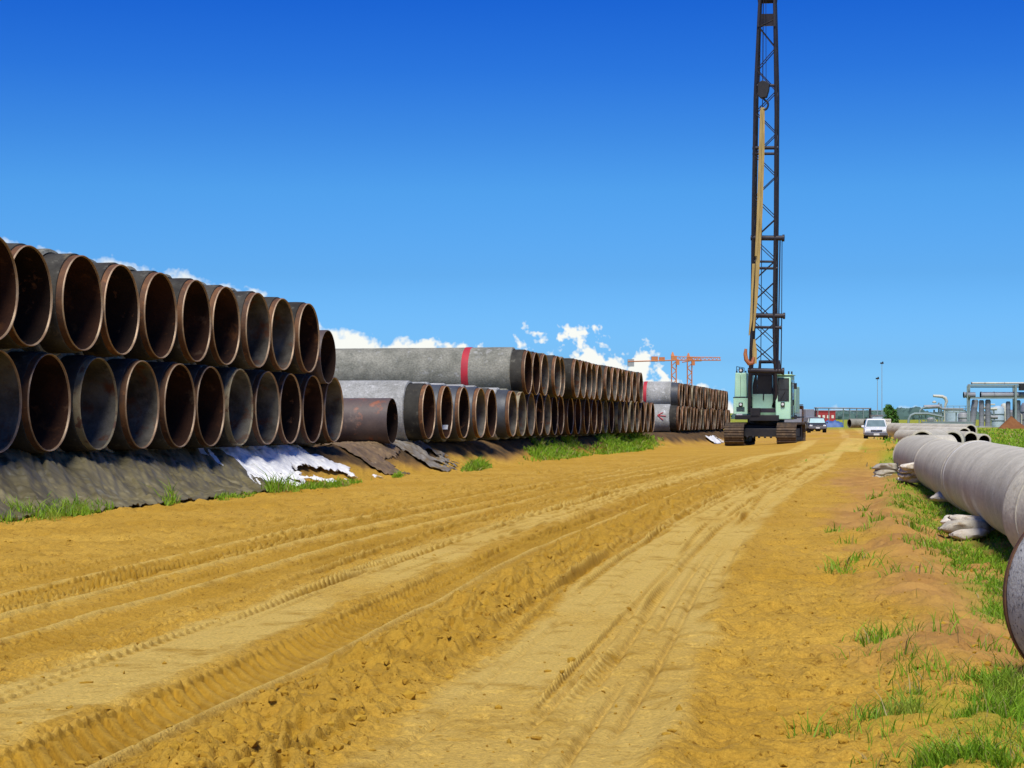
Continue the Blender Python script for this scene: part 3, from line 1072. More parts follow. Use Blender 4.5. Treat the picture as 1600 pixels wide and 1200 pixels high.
sheet('tarpaulin', -60, 436, 'dull brown-grey tarpaulin draped over the bank under the nearest stack', 'tarpaulin', M['tarp'], 401, fold=.15, radial=1.3, nl=620)
sheet('plastic_sheet', 417, 600, 'torn bright white plastic sheet over the bank beside the tarpaulin', 'plastic sheet', M['white_sheet'], 433, hole=1.0, skew=-2.4, fold=.06, d_foot=1.12, d_top=-.6, radial=.9, nl=300, lift=.05)
sheet('plastic_sheet', 615, 700, 'muddy dark plastic sheet on the bank below the bare rusty pipe', 'plastic sheet', M['mud_sheet'], 452, hole=1.15, skew=-1.2, fold=.06, d_foot=.8, radial=1.2)
sheet('plastic_sheet', 690, 742, 'grey torn plastic sheet hanging down the bank below the middle stack', 'plastic sheet', M['grey_sheet'], 475, hole=.8, skew=-1.6, fold=.07, d_foot=.95, radial=1.2)
sheet('plastic_sheet', 1120, 1136, 'small white plastic sheet on the bank by the crane track', 'plastic sheet', M['white_sheet'], 483, hole=.3, fold=.12, d_foot=.75, d_top=.15, nl=90, nd=30)


# ------------------------------------------------------------------ the pipeline on the right
RL = 0.47


def line_pipe(far, near, label, mat, band=None, rim=None, seed=0, r=RL):
    """pipe from its far end to its near end, both as (x, y, z) centres"""
    a, b = Vector(far), Vector(near)
    ln = (b - a).length
    t = thing('line_pipe', label, 'pipe', a, 0, 'concrete pipes of the pipeline on the right')
    q = (b - a).to_track_quat('X', 'Z')
    t.rotation_euler = q.to_euler()
    mb = MB()
    xs = np.linspace(.06, ln - .06, 40)

    def fn(x, tt):
        return 1 + .003 * math.sin(3 * tt + seed + x * .6) + .002 * math.sin(7 * tt + seed * 2 - x * 1.9)
    mb.lathe([(0.012, r * .86), (0.0, r * .90), (0.0, r - .012), (.02, r - .003)] + [(x, r) for x in xs] + [(ln - .02, r - .003), (ln, r - .012), (ln, r * .90)], 72, fn=fn)
    mb.build('concrete_coating', mat, t, sharp=40)
    for x in (.30,):
        mb = MB()
        mb.lathe([(x, r - .002), (x + .008, r + .006), (x + .05, r + .007), (x + .06, r - .002)], 72, fn=fn)
        mb.build('joint_band', mat, t, sharp=20)
    mb = MB()
    mb.lathe([(.004, r * .88), (ln * .5, r * .88), (ln - .004, r * .88)], 48)
    mb.build('steel_tube', M['rust_dark'], t)
    if band:
        for x in band:
            mb = MB()
            mb.lathe([(x, r + .001), (x + .004, r + .005), (x + .026, r + .005), (x + .03, r + .001)], 72, fn=fn)
            mb.build('white_band', M['white_paint'], t)
    if rim:
        mb = MB()
        mb.lathe([(-.004, r * .89), (-.006, r + .004), (.018, r + .005), (.022, r - .002)], 72)
        mb.build('rim_ring', M['rust'], t)
    return t


PA = (2.75, 9.0, CAM_Z - .853)
line_pipe(PA, (4.1, .6, .42), 'speckled dark grey pipe with a rusty rim at the right picture edge', M['concrete_speck'], rim=True, seed=1)
line_pipe((4.63, 16.4, CAM_Z - .855), (5.55, 7.6, .40), 'grey pipeline pipe behind the speckled one', M['concrete_line'], band=[.75], seed=2)
line_pipe((6.18, 25.6, CAM_Z - .84), (4.86, 16.9, CAM_Z - .84), 'grey pipeline pipe with a white ring resting on three pale sacks', M['concrete_line'], band=[.70], seed=3)
line_pipe((7.80, 35.0, CAM_Z - .95), (6.36, 26.1, CAM_Z - .93), 'grey pipeline pipe between the white sack pile and the white ring', M['concrete_line'], band=None, seed=4)
e_far = (9.30, 44.4, CAM_Z - 1.0)
line_pipe(e_far, (7.98, 35.5, CAM_Z - .97), 'grey pipeline pipe leading to the elbow at the far end', M['concrete_line'], seed=5)
# elbow at the far end
el = thing('pipe_elbow', 'rounded grey elbow where the pipeline turns right at its far end', 'pipe elbow', (9.30, 44.4, CAM_Z - 1.0), 0)
mb = MB()
d0 = Vector((1.32, 8.9, -.03)).normalized()
pts, p, ang = [], Vector((0, 0, 0)), 0
for k in range(15):
    a_ = -R(4.8) * k
    dv = Matrix.Rotation(a_, 4, 'Z') @ d0
    pts.append(p.copy())
    p = p + dv * .13
mb.path(pts, RL * 1.02, 40)
for k in (0, 5, 10, 14):
    mb.path([pts[k] - d0 * .001, pts[k] + (Matrix.Rotation(-R(4.8) * k, 4, 'Z') @ d0) * .03], RL * 1.035, 40)
mb.build('elbow_body', M['concrete_line'], el, sharp=40)
endp = Vector((9.30, 44.4, CAM_Z - 1.0)) + p
# loose pipes lying beyond the elbow


def open_pipe(px, py, y, r, ang, ln, label, mat='concrete_line'):
    """loose pipe whose open mouth shows at a pixel; ang turns its axis from the view direction"""
    m_ = P(px, py, y)
    t = thing('loose_pipe', label, 'pipe', m_, 0, 'loose pipes beyond the pipeline')
    t.rotation_euler = (0, 0, R(90) + ang)
    mb = MB()
    mb.lathe([(ln, r), (ln * .5, r), (.01, r), (0, r - .012), (0, r - .07), (.03, r - .085)], 40)
    mb.build('concrete_coating', M[mat], t, sharp=40)
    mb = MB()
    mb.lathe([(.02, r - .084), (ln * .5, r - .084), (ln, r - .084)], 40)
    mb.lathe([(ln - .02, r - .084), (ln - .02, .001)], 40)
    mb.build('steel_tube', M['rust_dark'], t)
    return t


open_pipe(1517, 687, 84, .36, R(6), 10, 'loose grey pipe with its dark round mouth facing the camera')
open_pipe(1538, 689, 86, .32, R(3), 9, 'smaller loose pipe right of the open-mouthed grey pipe')
open_pipe(1507, 678.5, 92, .34, R(7), 9, 'loose pipe half hidden behind the open-mouthed grey pipe')
open_pipe(1517, 673.5, 98, .36, R(12), 10, 'rearmost loose pipe with a shadowed mouth by the green plot')
open_pipe(1488, 690, 60, .36, R(-14), 3.0, 'long loose pipe just behind the pipeline with its end hidden')
open_pipe(1441, 692, 58, .40, R(-24), 3.4, 'loose pipe whose curved end shows behind the pipeline elbow')
open_pipe(1474, 675, 112, .40, R(40), 3, 'loose tan pipe lying crosswise behind the open-mouthed pipes', 'concrete_pale')


# ------------------------------------------------------------------ sandbags
def sack_mesh(seed, mat):
    mb = MB()
    rs = random.Random(seed)
    n, k = 18, 16
    ph = [rs.uniform(0, 6.28) for _ in range(5)]
    prof = []
    for j in range(k + 1):
        t = j / k
        x = -.33 + .66 * t
        r = (max(0, 1 - abs(2 * t - 1) ** 4.5)) ** .5
        r = max(r * .155, .03)
        prof.append((x, r))
    vs_ = []
    for (x, r) in [(-.355, .05), (-.345, .035)] + prof + [(.345, .035), (.36, .055)]:
        for i in range(n):
            t = 2 * math.pi * i / n
            w = 1 + .10 * math.sin(3 * t + x * 7 + ph[0]) + .06 * math.sin(5 * t - x * 15 + ph[1])
            y_ = 1.35 * r * w * math.copysign(abs(math.cos(t)) ** .8, math.cos(t))
            z_ = .58 * r * w * math.copysign(abs(math.sin(t)) ** .8, math.sin(t))
            vs_.append((x + .02 * math.sin(t * 2 + ph[2]), y_, z_ + .02 * math.sin(x * 6 + ph[3])))
    kk = len(prof) + 4
    fs = [(j * n + i, j * n + (i + 1) % n, (j + 1) * n + (i + 1) % n, (j + 1) * n + i) for j in range(kk - 1) for i in range(n)]
    fs += [tuple(range(n))[::-1], tuple(range((kk - 1) * n, kk * n))]
    mb.add(vs_, fs, 0, True)
    return mb.mesh('sandbag', mat, 60)


SM = [sack_mesh(k, M['sack']) for k in range(3)] + [sack_mesh(k + 5, M['sack_white']) for k in range(3)]


def sack(px, py, y, rz, label, k, sc=1.0, tilt=0.0, group='sandbags propping the pipeline'):
    p_ = P(px, py, y)
    o = link('sandbag', SM[k])
    o.location = p_
    o.rotation_euler = (0, tilt, rz)
    o.scale = (sc, sc, sc)
    tag(o, label, 'sandbag', group)


sack(1515, 834, 20.4, R(18), 'bottom pale sandbag of the three under the white-ringed pipe', 3, .60)
sack(1510, 825, 20.6, R(-6), 'middle and longest sandbag of the three under the white-ringed pipe', 1, .80)
sack(1517, 815, 20.8, R(-20), 'top sandbag of the three, its tied end up under the white-ringed pipe', 5, .66, R(14))
sack(1488, 813, 22.0, R(70), 'small sandbag end poking out left of the three stacked sandbags', 3, .55)
sack(1474, 776, 28.0, R(60), 'single whitish sandbag beside the grass patch left of the white ring', 3, .7)
wp = 35.5
for (px, py, rz, k, sc, lab) in ((1434, 747, 8, 3, .85, 'lowest right sandbag of the white sandbag pile by the sand'), (1426, 748, -15, 4, .8, 'lowest middle sandbag of the white sandbag pile by the sand'),
                                 (1419.5, 742, 50, 5, .7, 'left sandbag of the white sandbag pile, resting on its end'), (1424, 735.5, 10, 4, .72, 'second-layer left sandbag of the white sandbag pile'),
                                 (1434, 736, -20, 3, .72, 'second-layer right sandbag of the white sandbag pile'), (1426.5, 728.5, 5, 5, .7, 'topmost sandbag of the white sandbag pile'),
                                 (1443, 741, 30, 0, .85, 'grey sandbag tucked between white sandbag pile and pipe')):
    sack(px, py, wp + (py - 748) * .015, R(rz), lab, k, sc)
for (px, py, rz, k, lab) in ((1388, 738.5, 12, 0, 'lower grey sandbag of the two under the pipeline elbow'), (1387, 730.5, -6, 1, 'upper grey sandbag of the two under the pipeline elbow'),
                             (1386, 744, 4, 2, 'flat sandbag half buried in sand in front of the elbow')):
    sack(px, py, 43.2, R(rz), lab, k, .95)


# ------------------------------------------------------------------ crawler crane
def build_crane():
    yaw = R(-14)
    bx_, by_ = 13.12, 99.2
    gz = float(H(bx_, by_, False))
    t = thing('crawler_crane', 'mint green crawler crane with a tall dark lattice boom on the sand road', 'crane', (bx_, by_, gz), yaw)
    mb, bs, tr = M['mint'], M['black_steel'], M['track_steel']
    # crawler tracks
    for sx in (-1.33, 1.31):
        m_ = MB()
        prof = []
        r_, hl = .52, 2.05
        npt = 46
        per = 4 * hl + 2 * math.pi * r_
        for k in range(npt):
            s_ = per * k / npt
            if s_ < 2 * hl:
                prof.append((-hl + s_, 2 * r_, 0))
            elif s_ < 2 * hl + math.pi * r_:
                a_ = (s_ - 2 * hl) / r_
                prof.append((hl + r_ * math.sin(a_), r_ + r_ * math.cos(a_), a_))
            elif s_ < 4 * hl + math.pi * r_:
                prof.append((hl - (s_ - 2 * hl - math.pi * r_), 0, math.pi))
            else:
                a_ = math.pi + (s_ - 4 * hl - math.pi * r_) / r_
                prof.append((-hl + r_ * math.sin(a_), r_ + r_ * math.cos(a_), a_))
        pitch = per / npt
        for (yy, zz, a_) in prof:
            mt = Matrix.Translation((sx, yy, zz + .02)) @ Matrix.Rotation(-a_, 4, 'X')
            m_.box((0, 0, 0), (.98, pitch * .93, .07), mat=mt)
            m_.box((0, pitch * .25, .045), (1.0, .05, .05), mat=mt)
        tk = m_.build('crawler_track', tr, t)
        m_ = MB()
        m_.prism([(-hl, .22), (hl, .22), (hl + .25, .5), (hl, .82), (-hl, .82), (-hl - .25, .5)], 'x', sx - .28, sx + .28)
        m_.build('track_frame', bs, tk)
        for yy in (-hl, hl):
            m_ = MB()
            m_.tube((sx - .33, yy, r_ + .02), (sx + .33, yy, r_ + .02), .44, 24)
            m_.build('track_wheel', bs, tk)
        for k in range(6):
            m_ = MB()
            yy = -hl * .72 + k * hl * .288
            m_.tube((sx - .36, yy, .25), (sx + .36, yy, .25), .16, 14)
            m_.build('track_roller', bs, tk)
    m_ = MB()
    m_.box((0, 0, .72), (2.3, 2.2, .55)).box((0, -1.5, .62), (1.9, .5, .42)).box((0, 1.4, .62), (1.9, .6, .42))
    for k in range(6):
        m_.box((-.75 + k * .3, -1.76, .40), (.12, .06, .12))
    m_.build('undercarriage', bs, t, bevel=.03)
    m_ = MB()
    m_.lathe([(0, .2), (0, .95), (.3, .95), (.3, .2)], 32, mat=Matrix.Translation((0, 0, .99)) @ Matrix.Rotation(R(-90), 4, 'Y'))
    m_.build('slewing_ring', bs, t)
    m_ = MB()
    m_.box((-.05, .7, 1.40), (2.7, 4.6, .22)).box((.1, -1.55, 1.36), (1.5, .5, .3)).box((-.35, -1.65, 1.62), (.5, .3, .5))
    m_.build('turntable_deck', bs, t, bevel=.02)
    # left engine housing and its lower box
    m_ = MB()
    m_.box((-1.16, .6, 3.05), (.64, 3.6, 1.26), taper=(.86, .99))
    h1 = m_.build('engine_housing', mb, t, bevel=.04)
    m_ = MB()
    m_.box((-1.16, -1.215, 3.0), (.012, .012, 1.1))
    m_.build('housing_seam', bs, h1)
    m_ = MB()
    m_.box((-1.15, .55, 1.98), (.74, 3.7, .86))
    h2 = m_.build('lower_housing', mb, t, bevel=.03)
    m_ = MB()
    m_.box((-1.15, .55, 2.42), (.77, 3.73, .035))
    m_.build('trim_strip', bs, h2)
    # headlamps
    for (xx, zz, yy, par) in ((-1.13, 2.05, -1.34, h2),):
        m_ = MB()
        m_.box((xx, yy, zz), (.20, .10, .20))
        hl_ = m_.build('headlamp', bs, par, bevel=.02)
        m_ = MB()
        m_.tube((xx, yy - .05, zz), (xx, yy - .075, zz), .065, 16)
        m_.build('lamp_lens', M['lens'], hl_) if False else m_.build('lamp_lens', M['lens'], par)
    m_ = MB()
    m_.box((-1.20, -1.36, 1.50), (.30, .03, .15))
    m_.build('number_plate', M['white_paint'], t)
    # cab on the right
    cx0, cx1, cy0, cy1, cz0, cz1 = .66, 1.44, -1.62, .25, 1.28, 3.52
    m_ = MB()
    m_.prism([(cy0, cz0), (cy1, cz0), (cy1, cz1), (cy0 + .06, cz1), (cy0, cz1 - .15)], 'x', cx0, cx1)
    cab = m_.build('cab', mb, t, bevel=.05)
    m_ = MB()
    m_.box((cx0 + .40, (cy0 + cy1) / 2, cz1 + .03), (cx1 - cx0 + .08, cy1 - cy0 + .08, .06))
    m_.build('cab_roof', mb, cab, bevel=.02)
    for (z0, z1) in ((2.28, 2.78), (2.83, 3.33)):
        m_ = MB()
        m_.box(((cx0 + cx1) / 2 + .02, cy0 - .008, (z0 + z1) / 2), (.46, .03, z1 - z0))
        m_.build('window_pane', M['glass_dark'], cab)
    m_ = MB()
    wx = (cx0 + cx1) / 2 + .02
    for xx in (wx - .26, wx + .26):
        m_.box((xx, cy0 - .014, 2.805), (.05, .04, 1.16))
    for zz in (2.25, 2.805, 3.36):
        m_.box((wx, cy0 - .012, zz), (.47, .036, .05))
    m_.build('window_frame', bs, cab)
    for (y0, y1) in ((cy0 + .18, cy0 + .72), (cy0 + .86, cy0 + 1.55)):
        m_ = MB()
        m_.box((cx1 + .004, (y0 + y1) / 2, 2.80), (.03, y1 - y0, 1.0))
        m_.build('window_pane', M['glass_dark'], cab)
    m_ = MB()
    for yy in (cy0 + .79, cy0 + 1.62):
        m_.box((cx1 + .01, yy, 2.3), (.03, .03, 1.9))
    m_.build('door_seam', bs, cab)
    m_ = MB()
    m_.tube((cx1 + .05, cy0 + .86, 2.0), (cx1 + .05, cy0 + .86, 2.3), .02, 8)
    m_.build('door_handle', bs, cab)
    m_ = MB()
    m_.box((1.04, cy0 - .05, 2.18 - .12), (.20, .08, .22))
    m_.build('headlamp', bs, cab, bevel=.02)
    m_ = MB()
    m_.tube((1.04, cy0 - .09, 2.06), (1.04, cy0 - .115, 2.06), .065, 16)
    m_.build('lamp_lens', M['lens'], cab)
    for (xx, yy, zz, par) in ((.98, cy0 + .2, cz1 + .17, cab), (-1.15, -1.1, 3.80, h1)):
        m_ = MB()
        m_.box((xx, yy, zz), (.20, .18, .20)).box((xx, yy, zz - .13), (.08, .08, .08))
        m_.build('roof_lamp', bs, par)
        m_ = MB()
        m_.tube((xx, yy - .09, zz), (xx, yy - .115, zz), .06, 14)
        m_.build('lamp_lens', M['lens'], par)
    for (xx, yy) in ((1.30, cy0 + .35), (1.40, cy0 + .9)):
        m_ = MB()
        m_.tube((xx, yy, cz1 + .05), (xx, yy, cz1 + .22), .04, 10)
        m_.build('roof_knob', bs, cab)
    for xx in (-1.38, -.92):
        m_ = MB()
        m_.tube((xx, -1.0, 3.68), (xx, -1.0, 3.78), .04, 10)
        m_.build('roof_knob', bs, h1)
    # rails, mirror, wiper, vents
    m_ = MB()
    for yy in (-.9, .2, 1.3, 2.2):
        m_.tube((-1.40, yy, 3.66), (-1.40, yy, 4.0), .018, 6)
    m_.tube((-1.40, -.9, 4.0), (-1.40, 2.2, 4.0), .018, 6).tube((-1.40, -.9, 3.84), (-1.40, 2.2, 3.84), .014, 6)
    m_.build('handrail', bs, h1)
    m_ = MB()
    m_.tube((cx1 + .04, cy0 + .05, 1.5), (cx1 + .04, cy0 + .05, 3.2), .018, 6)
    m_.build('grab_rail', bs, cab)
    m_ = MB()
    m_.tube((cx1, cy0 + .05, 3.1), (cx1 + .22, cy0 - .12, 3.12), .014, 6).box((cx1 + .24, cy0 - .13, 2.98), (.16, .04, .30))
    m_.build('mirror', bs, cab)
    m_ = MB()
    m_.tube((wx - .12, cy0 - .04, 2.32), (wx + .10, cy0 - .04, 2.72), .012, 5)
    m_.build('wiper', bs, cab)
    for k in range(5):
        m_ = MB()
        m_.box((-1.15, -1.312, 2.22 - .05 * k - .30), (.42, .02, .02))
        m_.build('vent_slat', bs, h2)
    m_ = MB()
    for (p_, q_) in (((-.62, -1.2, 1.9), (-.70, -1.35, 2.35)), ((-.55, -1.25, 1.8), (-.68, -1.3, 2.2)), ((.45, -1.2, 1.9), (.60, -1.3, 2.4))):
        m_.path([Vector(p_), (Vector(p_) + Vector(q_)) / 2 + Vector((0, -.12, 0)), Vector(q_)], .03, 6)
    m_.build('hose', bs, t)
    # side walkway and lower side box behind the cab
    m_ = MB()
    m_.box((1.22, 1.6, 2.3), (.5, 2.2, 1.4))
    m_.build('side_housing', mb, t, bevel=.04)
    m_ = MB()
    m_.box((1.55, .2, 1.40), (.5, 3.2, .07))
    m_.build('side_step', bs, t)
    # machinery between the housings
    m_ = MB()
    m_.box((-.05, -1.05, 2.12), (1.05, .08, .92))
    m_.build('centre_panel', mb, t, bevel=.02)
    for (yy, zz, rr) in ((-.2, 2.3, .42), (.9, 2.5, .45)):
        m_ = MB()
        m_.tube((-.55, yy, zz), (.5, yy, zz), rr, 28)
        for xx in (-.58, .50):
            m_.tube((xx, yy, zz), (xx + .05, yy, zz), rr * 1.35, 28)
        m_.build('winch_drum', bs, t)
    m_ = MB()
    m_.prism([(-.62, 2.55), (-.40, 2.55), (-.40, 3.55), (-.50, 3.55), (-.62, 3.0)], 'y', -.6, -.5)
    m_.prism([(.42, 2.55), (.62, 2.55), (.62, 3.0), (.50, 3.55), (.42, 3.55)], 'y', -.6, -.5)
    m_.box((0, -.35, 3.05), (.72, .5, 1.0))
    m_.box((0, -.55, 3.62), (1.35, .14, .14))
    m_.build('winch_cover', bs, t)
    m_ = MB()
    m_.tube((.0, -1.12, 2.62), (.0, -1.12, 2.28), .03, 8)
    m_.build('lever', bs, t)
    # rear gantry
    m_ = MB()
    for xx in (-.62, .62):
        m_.tube((xx, 2.2, 1.5), (xx * .8, 1.6, 4.3), .07, 8).tube((xx, .4, 1.5), (xx * .8, 1.6, 4.3), .06, 8)
    m_.tube((-.55, 1.6, 4.3), (.55, 1.6, 4.3), .09, 10)
    m_.build('gantry', bs, t)
    m_ = MB()
    m_.box((-.1, 3.2, 2.0), (2.5, .8, 1.3))
    m_.build('counterweight', mb, t, bevel=.06)

    # ---- boom: from its foot to its head
    inv = (Matrix.Translation((bx_, by_, gz)) @ Matrix.Rotation(yaw, 4, 'Z')).inverted()
    foot = Vector((.0, -1.3, 1.75))
    tip = inv @ P(1199.5, -8, 95.0)
    ax = tip - foot
    LN = ax.length
    ax.normalize()
    rt = Vector((1, 0, 0))
    rt = (rt - ax * rt.dot(ax)).normalized()
    dp = ax.cross(rt)                       # towards the back of the crane or the front, kept as is
    if dp.y < 0:
        dp = -dp

    def bp(s_, x, d):
        return foot + ax * s_ + rt * x + dp * d

    def half_w(s_):
        return float(np.interp(s_, [0, 1.3, 2.4, 4.5, 9.5, LN - 5, LN - .6, LN], [.68, .68, .62, .55, .56, .52, .38, .34]))

    def half_d(s_):
        return float(np.interp(s_, [0, .7, 3.0, 12, LN - 4, LN], [.10, .18, .50, .50, .46, .22]))
    brk = [0, .7, 1.3, 2.4, 3.0, 4.5, 9.5, 12, LN - 5, LN - 4, LN - .6, LN]
    bm_ = M['boom_paint']
    boom = MB()
    boom.box(tuple(foot), (1.5, .22, .22))
    boomo = boom.build('boom', bm_, t)
    for sx in (-1, 1):
        for sd_ in (-1, 1):
            m_ = MB()
            m_.path([bp(s_, sx * half_w(s_), sd_ * half_d(s_)) for s_ in brk], .075, 8)
            m_.build('boom_chord', bm_, boomo)
    m_ = MB()
    s_ = 2.4
    k = 0
    while s_ < LN - 1.5:
        step = 1.05
        s2 = min(s_ + step, LN - 1.2)
        for sd_ in (-1, 1):
            a_, b_ = (-1, 1) if k % 2 == 0 else (1, -1)
            m_.tube(bp(s_, a_ * half_w(s_), sd_ * half_d(s_)), bp(s2, b_ * half_w(s2), sd_ * half_d(s2)), .024, 6)
            if s_ < 5.6:
                m_.tube(bp(s_, b_ * half_w(s_), sd_ * half_d(s_)), bp(s2, a_ * half_w(s2), sd_ * half_d(s2)), .03, 6)
        for sx in (-1, 1):
            a_, b_ = (-1, 1) if k % 2 == 0 else (1, -1)
            m_.tube(bp(s_, sx * half_w(s_), a_ * half_d(s_)), bp(s2, sx * half_w(s2), b_ * half_d(s2)), .024, 6)
        s_ += step
        k += 1
    lc = m_.build('boom_lacing', bm_, boomo)
    lc['kind'] = 'stuff'

    def s_of(py):                           # station of a row of the photograph, by similar triangles along the boom
        best = min(range(0, 2001), key=lambda q: abs((lambda w_: HOR - (w_.z - CAM_Z) / w_.y * F - py)(t_mat @ bp(LN * q / 2000, 0, 0))))
        return LN * best / 2000
    t_mat = inv.inverted()
    for (py, x0, x1, rr, nm) in ((578, -.75, .98, .13, 'cross_tube'), (510, -.62, .85, .07, 'cross_tube'), (492, -.62, 1.0, .12, 'cross_tube'),
                                 (418, -.6, .7, .07, 'cross_tube'), (408, -.6, .62, .06, 'cross_tube'),
                                 (371, -.66, .92, .13, 'cross_tube'), (240, -.62, .62, .07, 'cross_tube'), (231, -.62, .66, .09, 'cross_tube'), (134, -.56, .5, .07, 'cross_tube')):
        s_ = s_of(py)
        m_ = MB()
        m_.tube(bp(s_, x0, -half_d(s_) * .9), bp(s_, x1, -half_d(s_) * .9), rr, 12)
        if x1 > .8:
            m_.tube(bp(s_, x1, -half_d(s_) * .9), bp(s_, x1 + .10, -half_d(s_) * .9), rr * 1.35, 12)
        m_.build(nm, bm_, boomo)
    # pendant bars and ropes on the right side
    for (p0, p1, x0, x1, rr) in ((578, 492, .93, .93, .03), (578, 371, .78, .80, .035), (371, 60, .66, .46, .018), (492, 371, .93, .90, .022)):
        m_ = MB()
        m_.tube(bp(s_of(p0), x0, -.45), bp(s_of(p1), x1, -.40), rr, 6)
        m_.build('pendant_rope', bm_, boomo)
    # head plates with sheaves
    for sx in (-1, 1):
        m_ = MB()
        s0 = s_of(42)
        a_ = [bp(s0, sx * .40 - .05, -.45), bp(s0, sx * .40 + .05, -.45), bp(s0, sx * .40 + .05, .45), bp(s0, sx * .40 - .05, .45),
              bp(LN + .1, sx * .36 - .05, -.3), bp(LN + .1, sx * .36 + .05, -.3), bp(LN + .1, sx * .36 + .05, .3), bp(LN + .1, sx * .36 - .05, .3)]
        m_.hexa(a_)
        m_.build('head_plate', bm_, boomo)
    m_ = MB()
    s1 = s_of(30)
    m_.hexa([bp(s1 - .32, -.36, -.3), bp(s1 - .32, .36, -.3), bp(s1 - .32, .36, .3), bp(s1 - .32, -.36, .3),
             bp(s1 + .25, -.36, -.3), bp(s1 + .25, .36, -.3), bp(s1 + .25, .36, .3), bp(s1 + .25, -.36, .3)])
    m_.build('head_plate', bm_, boomo)
    m_ = MB()
    m_.tube(bp(LN - .12, -.46, 0), bp(LN - .12, .46, 0), .30, 20)
    m_.tube(bp(LN + .12, -.40, 0), bp(LN + .12, .40, 0), .26, 20)
    m_.build('head_sheave', bm_, boomo)
    # stays from the gantry to the boom head
    for sx in (-1, 1):
        m_ = MB()
        m_.tube((sx * .45, 1.6, 4.35), bp(LN - .3, sx * .25, .3), .022, 6)
        m_.build('boom_stay', bm_, t)
    # hoist ropes down to the hook block
    hb = inv @ P(1193, 142, 95.4)
    hd = inv @ P(1194, 2, 95.0)
    for xx in (-.12, 0, .12):
        m_ = MB()
        m_.tube(hd + Vector((xx, -.3, 0)), hb + Vector((xx * 1.3, -.25, .35)), .015, 6)
        m_.build('hoist_rope', bs, t)
    m_ = MB()
    o_ = hb + Vector((0, -.25, 0))
    m_.prism([(-.24, .32), (-.05, .46), (.10, .44), (.34, .30), (.30, -.05), (.20, -.38), (-.10, -.42), (-.26, -.25)], 'y', -.16, .16, mat=Matrix.Translation(o_))
    hk = m_.build('hook_block', bs, t, bevel=.03)
    m_ = MB()
    hp = []
    for k in range(12):
        a_ = R(80) - R(250) * k / 11
        hp.append(o_ + Vector((.06 + .20 * math.cos(a_), 0, -.74 + .24 * math.sin(a_))))
    m_.path([o_ + Vector((0, 0, -.36)), o_ + Vector((.06, 0, -.46))] + hp, [.05] * 8 + [.06] * 4 + [.03] * 2, 8)
    m_.build('hook', bs, hk)
    # ---- lifting slings hung on the hook: things of their own
    top = P(1191, 170, 95.15)

    def strap(name, pts, w, th, mat, par):
        m_ = MB()
        n = len(pts)
        for k in range(n - 1):
            a_, b_ = pts[k], pts[k + 1]
            wa = w[k] if isinstance(w, list) else w
            wb = w[k + 1] if isinstance(w, list) else w
            m_.hexa([a_ + Vector((-wa / 2, -th, 0)), a_ + Vector((wa / 2, -th, 0)), a_ + Vector((wa / 2, th, 0)), a_ + Vector((-wa / 2, th, 0)),
                     b_ + Vector((-wb / 2, -th, 0)), b_ + Vector((wb / 2, -th, 0)), b_ + Vector((wb / 2, th, 0)), b_ + Vector((-wb / 2, th, 0))])
        return m_.build(name, mat, par)
    sl = thing('lifting_sling', 'long tan webbing slings hanging from the crane hook', 'lifting sling', top)
    inv2 = Matrix.Translation(-top)

    def q(px, py, yy=95.15):
        return inv2 @ P(px, py, yy)
    strap('strap', [q(1191.5, 168), q(1190.5, 230), q(1187.5, 330), q(1183.5, 420), q(1181, 470), q(1177, 517)], [.20, .26, .25, .20, .16, .07], .05, M['sling'], sl)
    strap('strap', [q(1189, 172, 95.0), q(1187, 260, 95.0), q(1184.5, 340, 95.0), q(1181, 400, 95.0)], [.10, .14, .14, .10], .03, M['sling'], sl)
    strap('strap', [q(1177.5, 412, 95.05), q(1175.5, 450, 95.05), q(1173.5, 500, 95.05), q(1170.5, 524, 95.05)], [.14, .10, .13, .05], .03, M['orange'] if False else M['sling'], sl)
    strap('strap', [q(1184, 405, 95.25), q(1181, 440, 95.25), q(1180.5, 480, 95.25), q(1180, 512, 95.25)], [.10, .10, .09, .04], .025, M['rust'], sl)
    strap('strap', [q(1174.5, 420, 95.3), q(1174, 470, 95.3), q(1174, 548, 95.3)], [.05, .05, .04], .02, M['black_steel'], sl)
    strap('strap', [q(1178.5, 530, 95.1), q(1179, 548, 95.1), q(1179, 568, 95.1)], [.10, .22, .20], .05, M['sling'], sl)
    m_ = MB()
    pts = [q(1165.5, 545, 95.1), q(1164.5, 553, 95.1), q(1166, 562, 95.1), q(1170.5, 568, 95.1), q(1176, 567, 95.1), q(1178, 558, 95.1)]
    m_.path(pts, [.07, .10, .11, .12, .12, .08], 10)
    m_.build('orange_hook_end', M['orange'], sl)


build_crane()


# ------------------------------------------------------------------ vehicles
def wheel_part(par, x, y, z, r, w):
    m_ = MB()
    m_.lathe([(-w / 2, r * .62), (-w / 2, r * .92), (-w / 2 + .03, r), (w / 2 - .03, r), (w / 2, r * .92), (w / 2, r * .62)], 24, mat=Matrix.Translation((x, y, z)))
    o = m_.build('wheel', M['tyre'], par)
    m_ = MB()
    m_.tube((x - w / 2 + .02, y, z), (x + w / 2 - .02, y, z), r * .62, 18)
    m_.build('rim', M['rim_metal'], o)


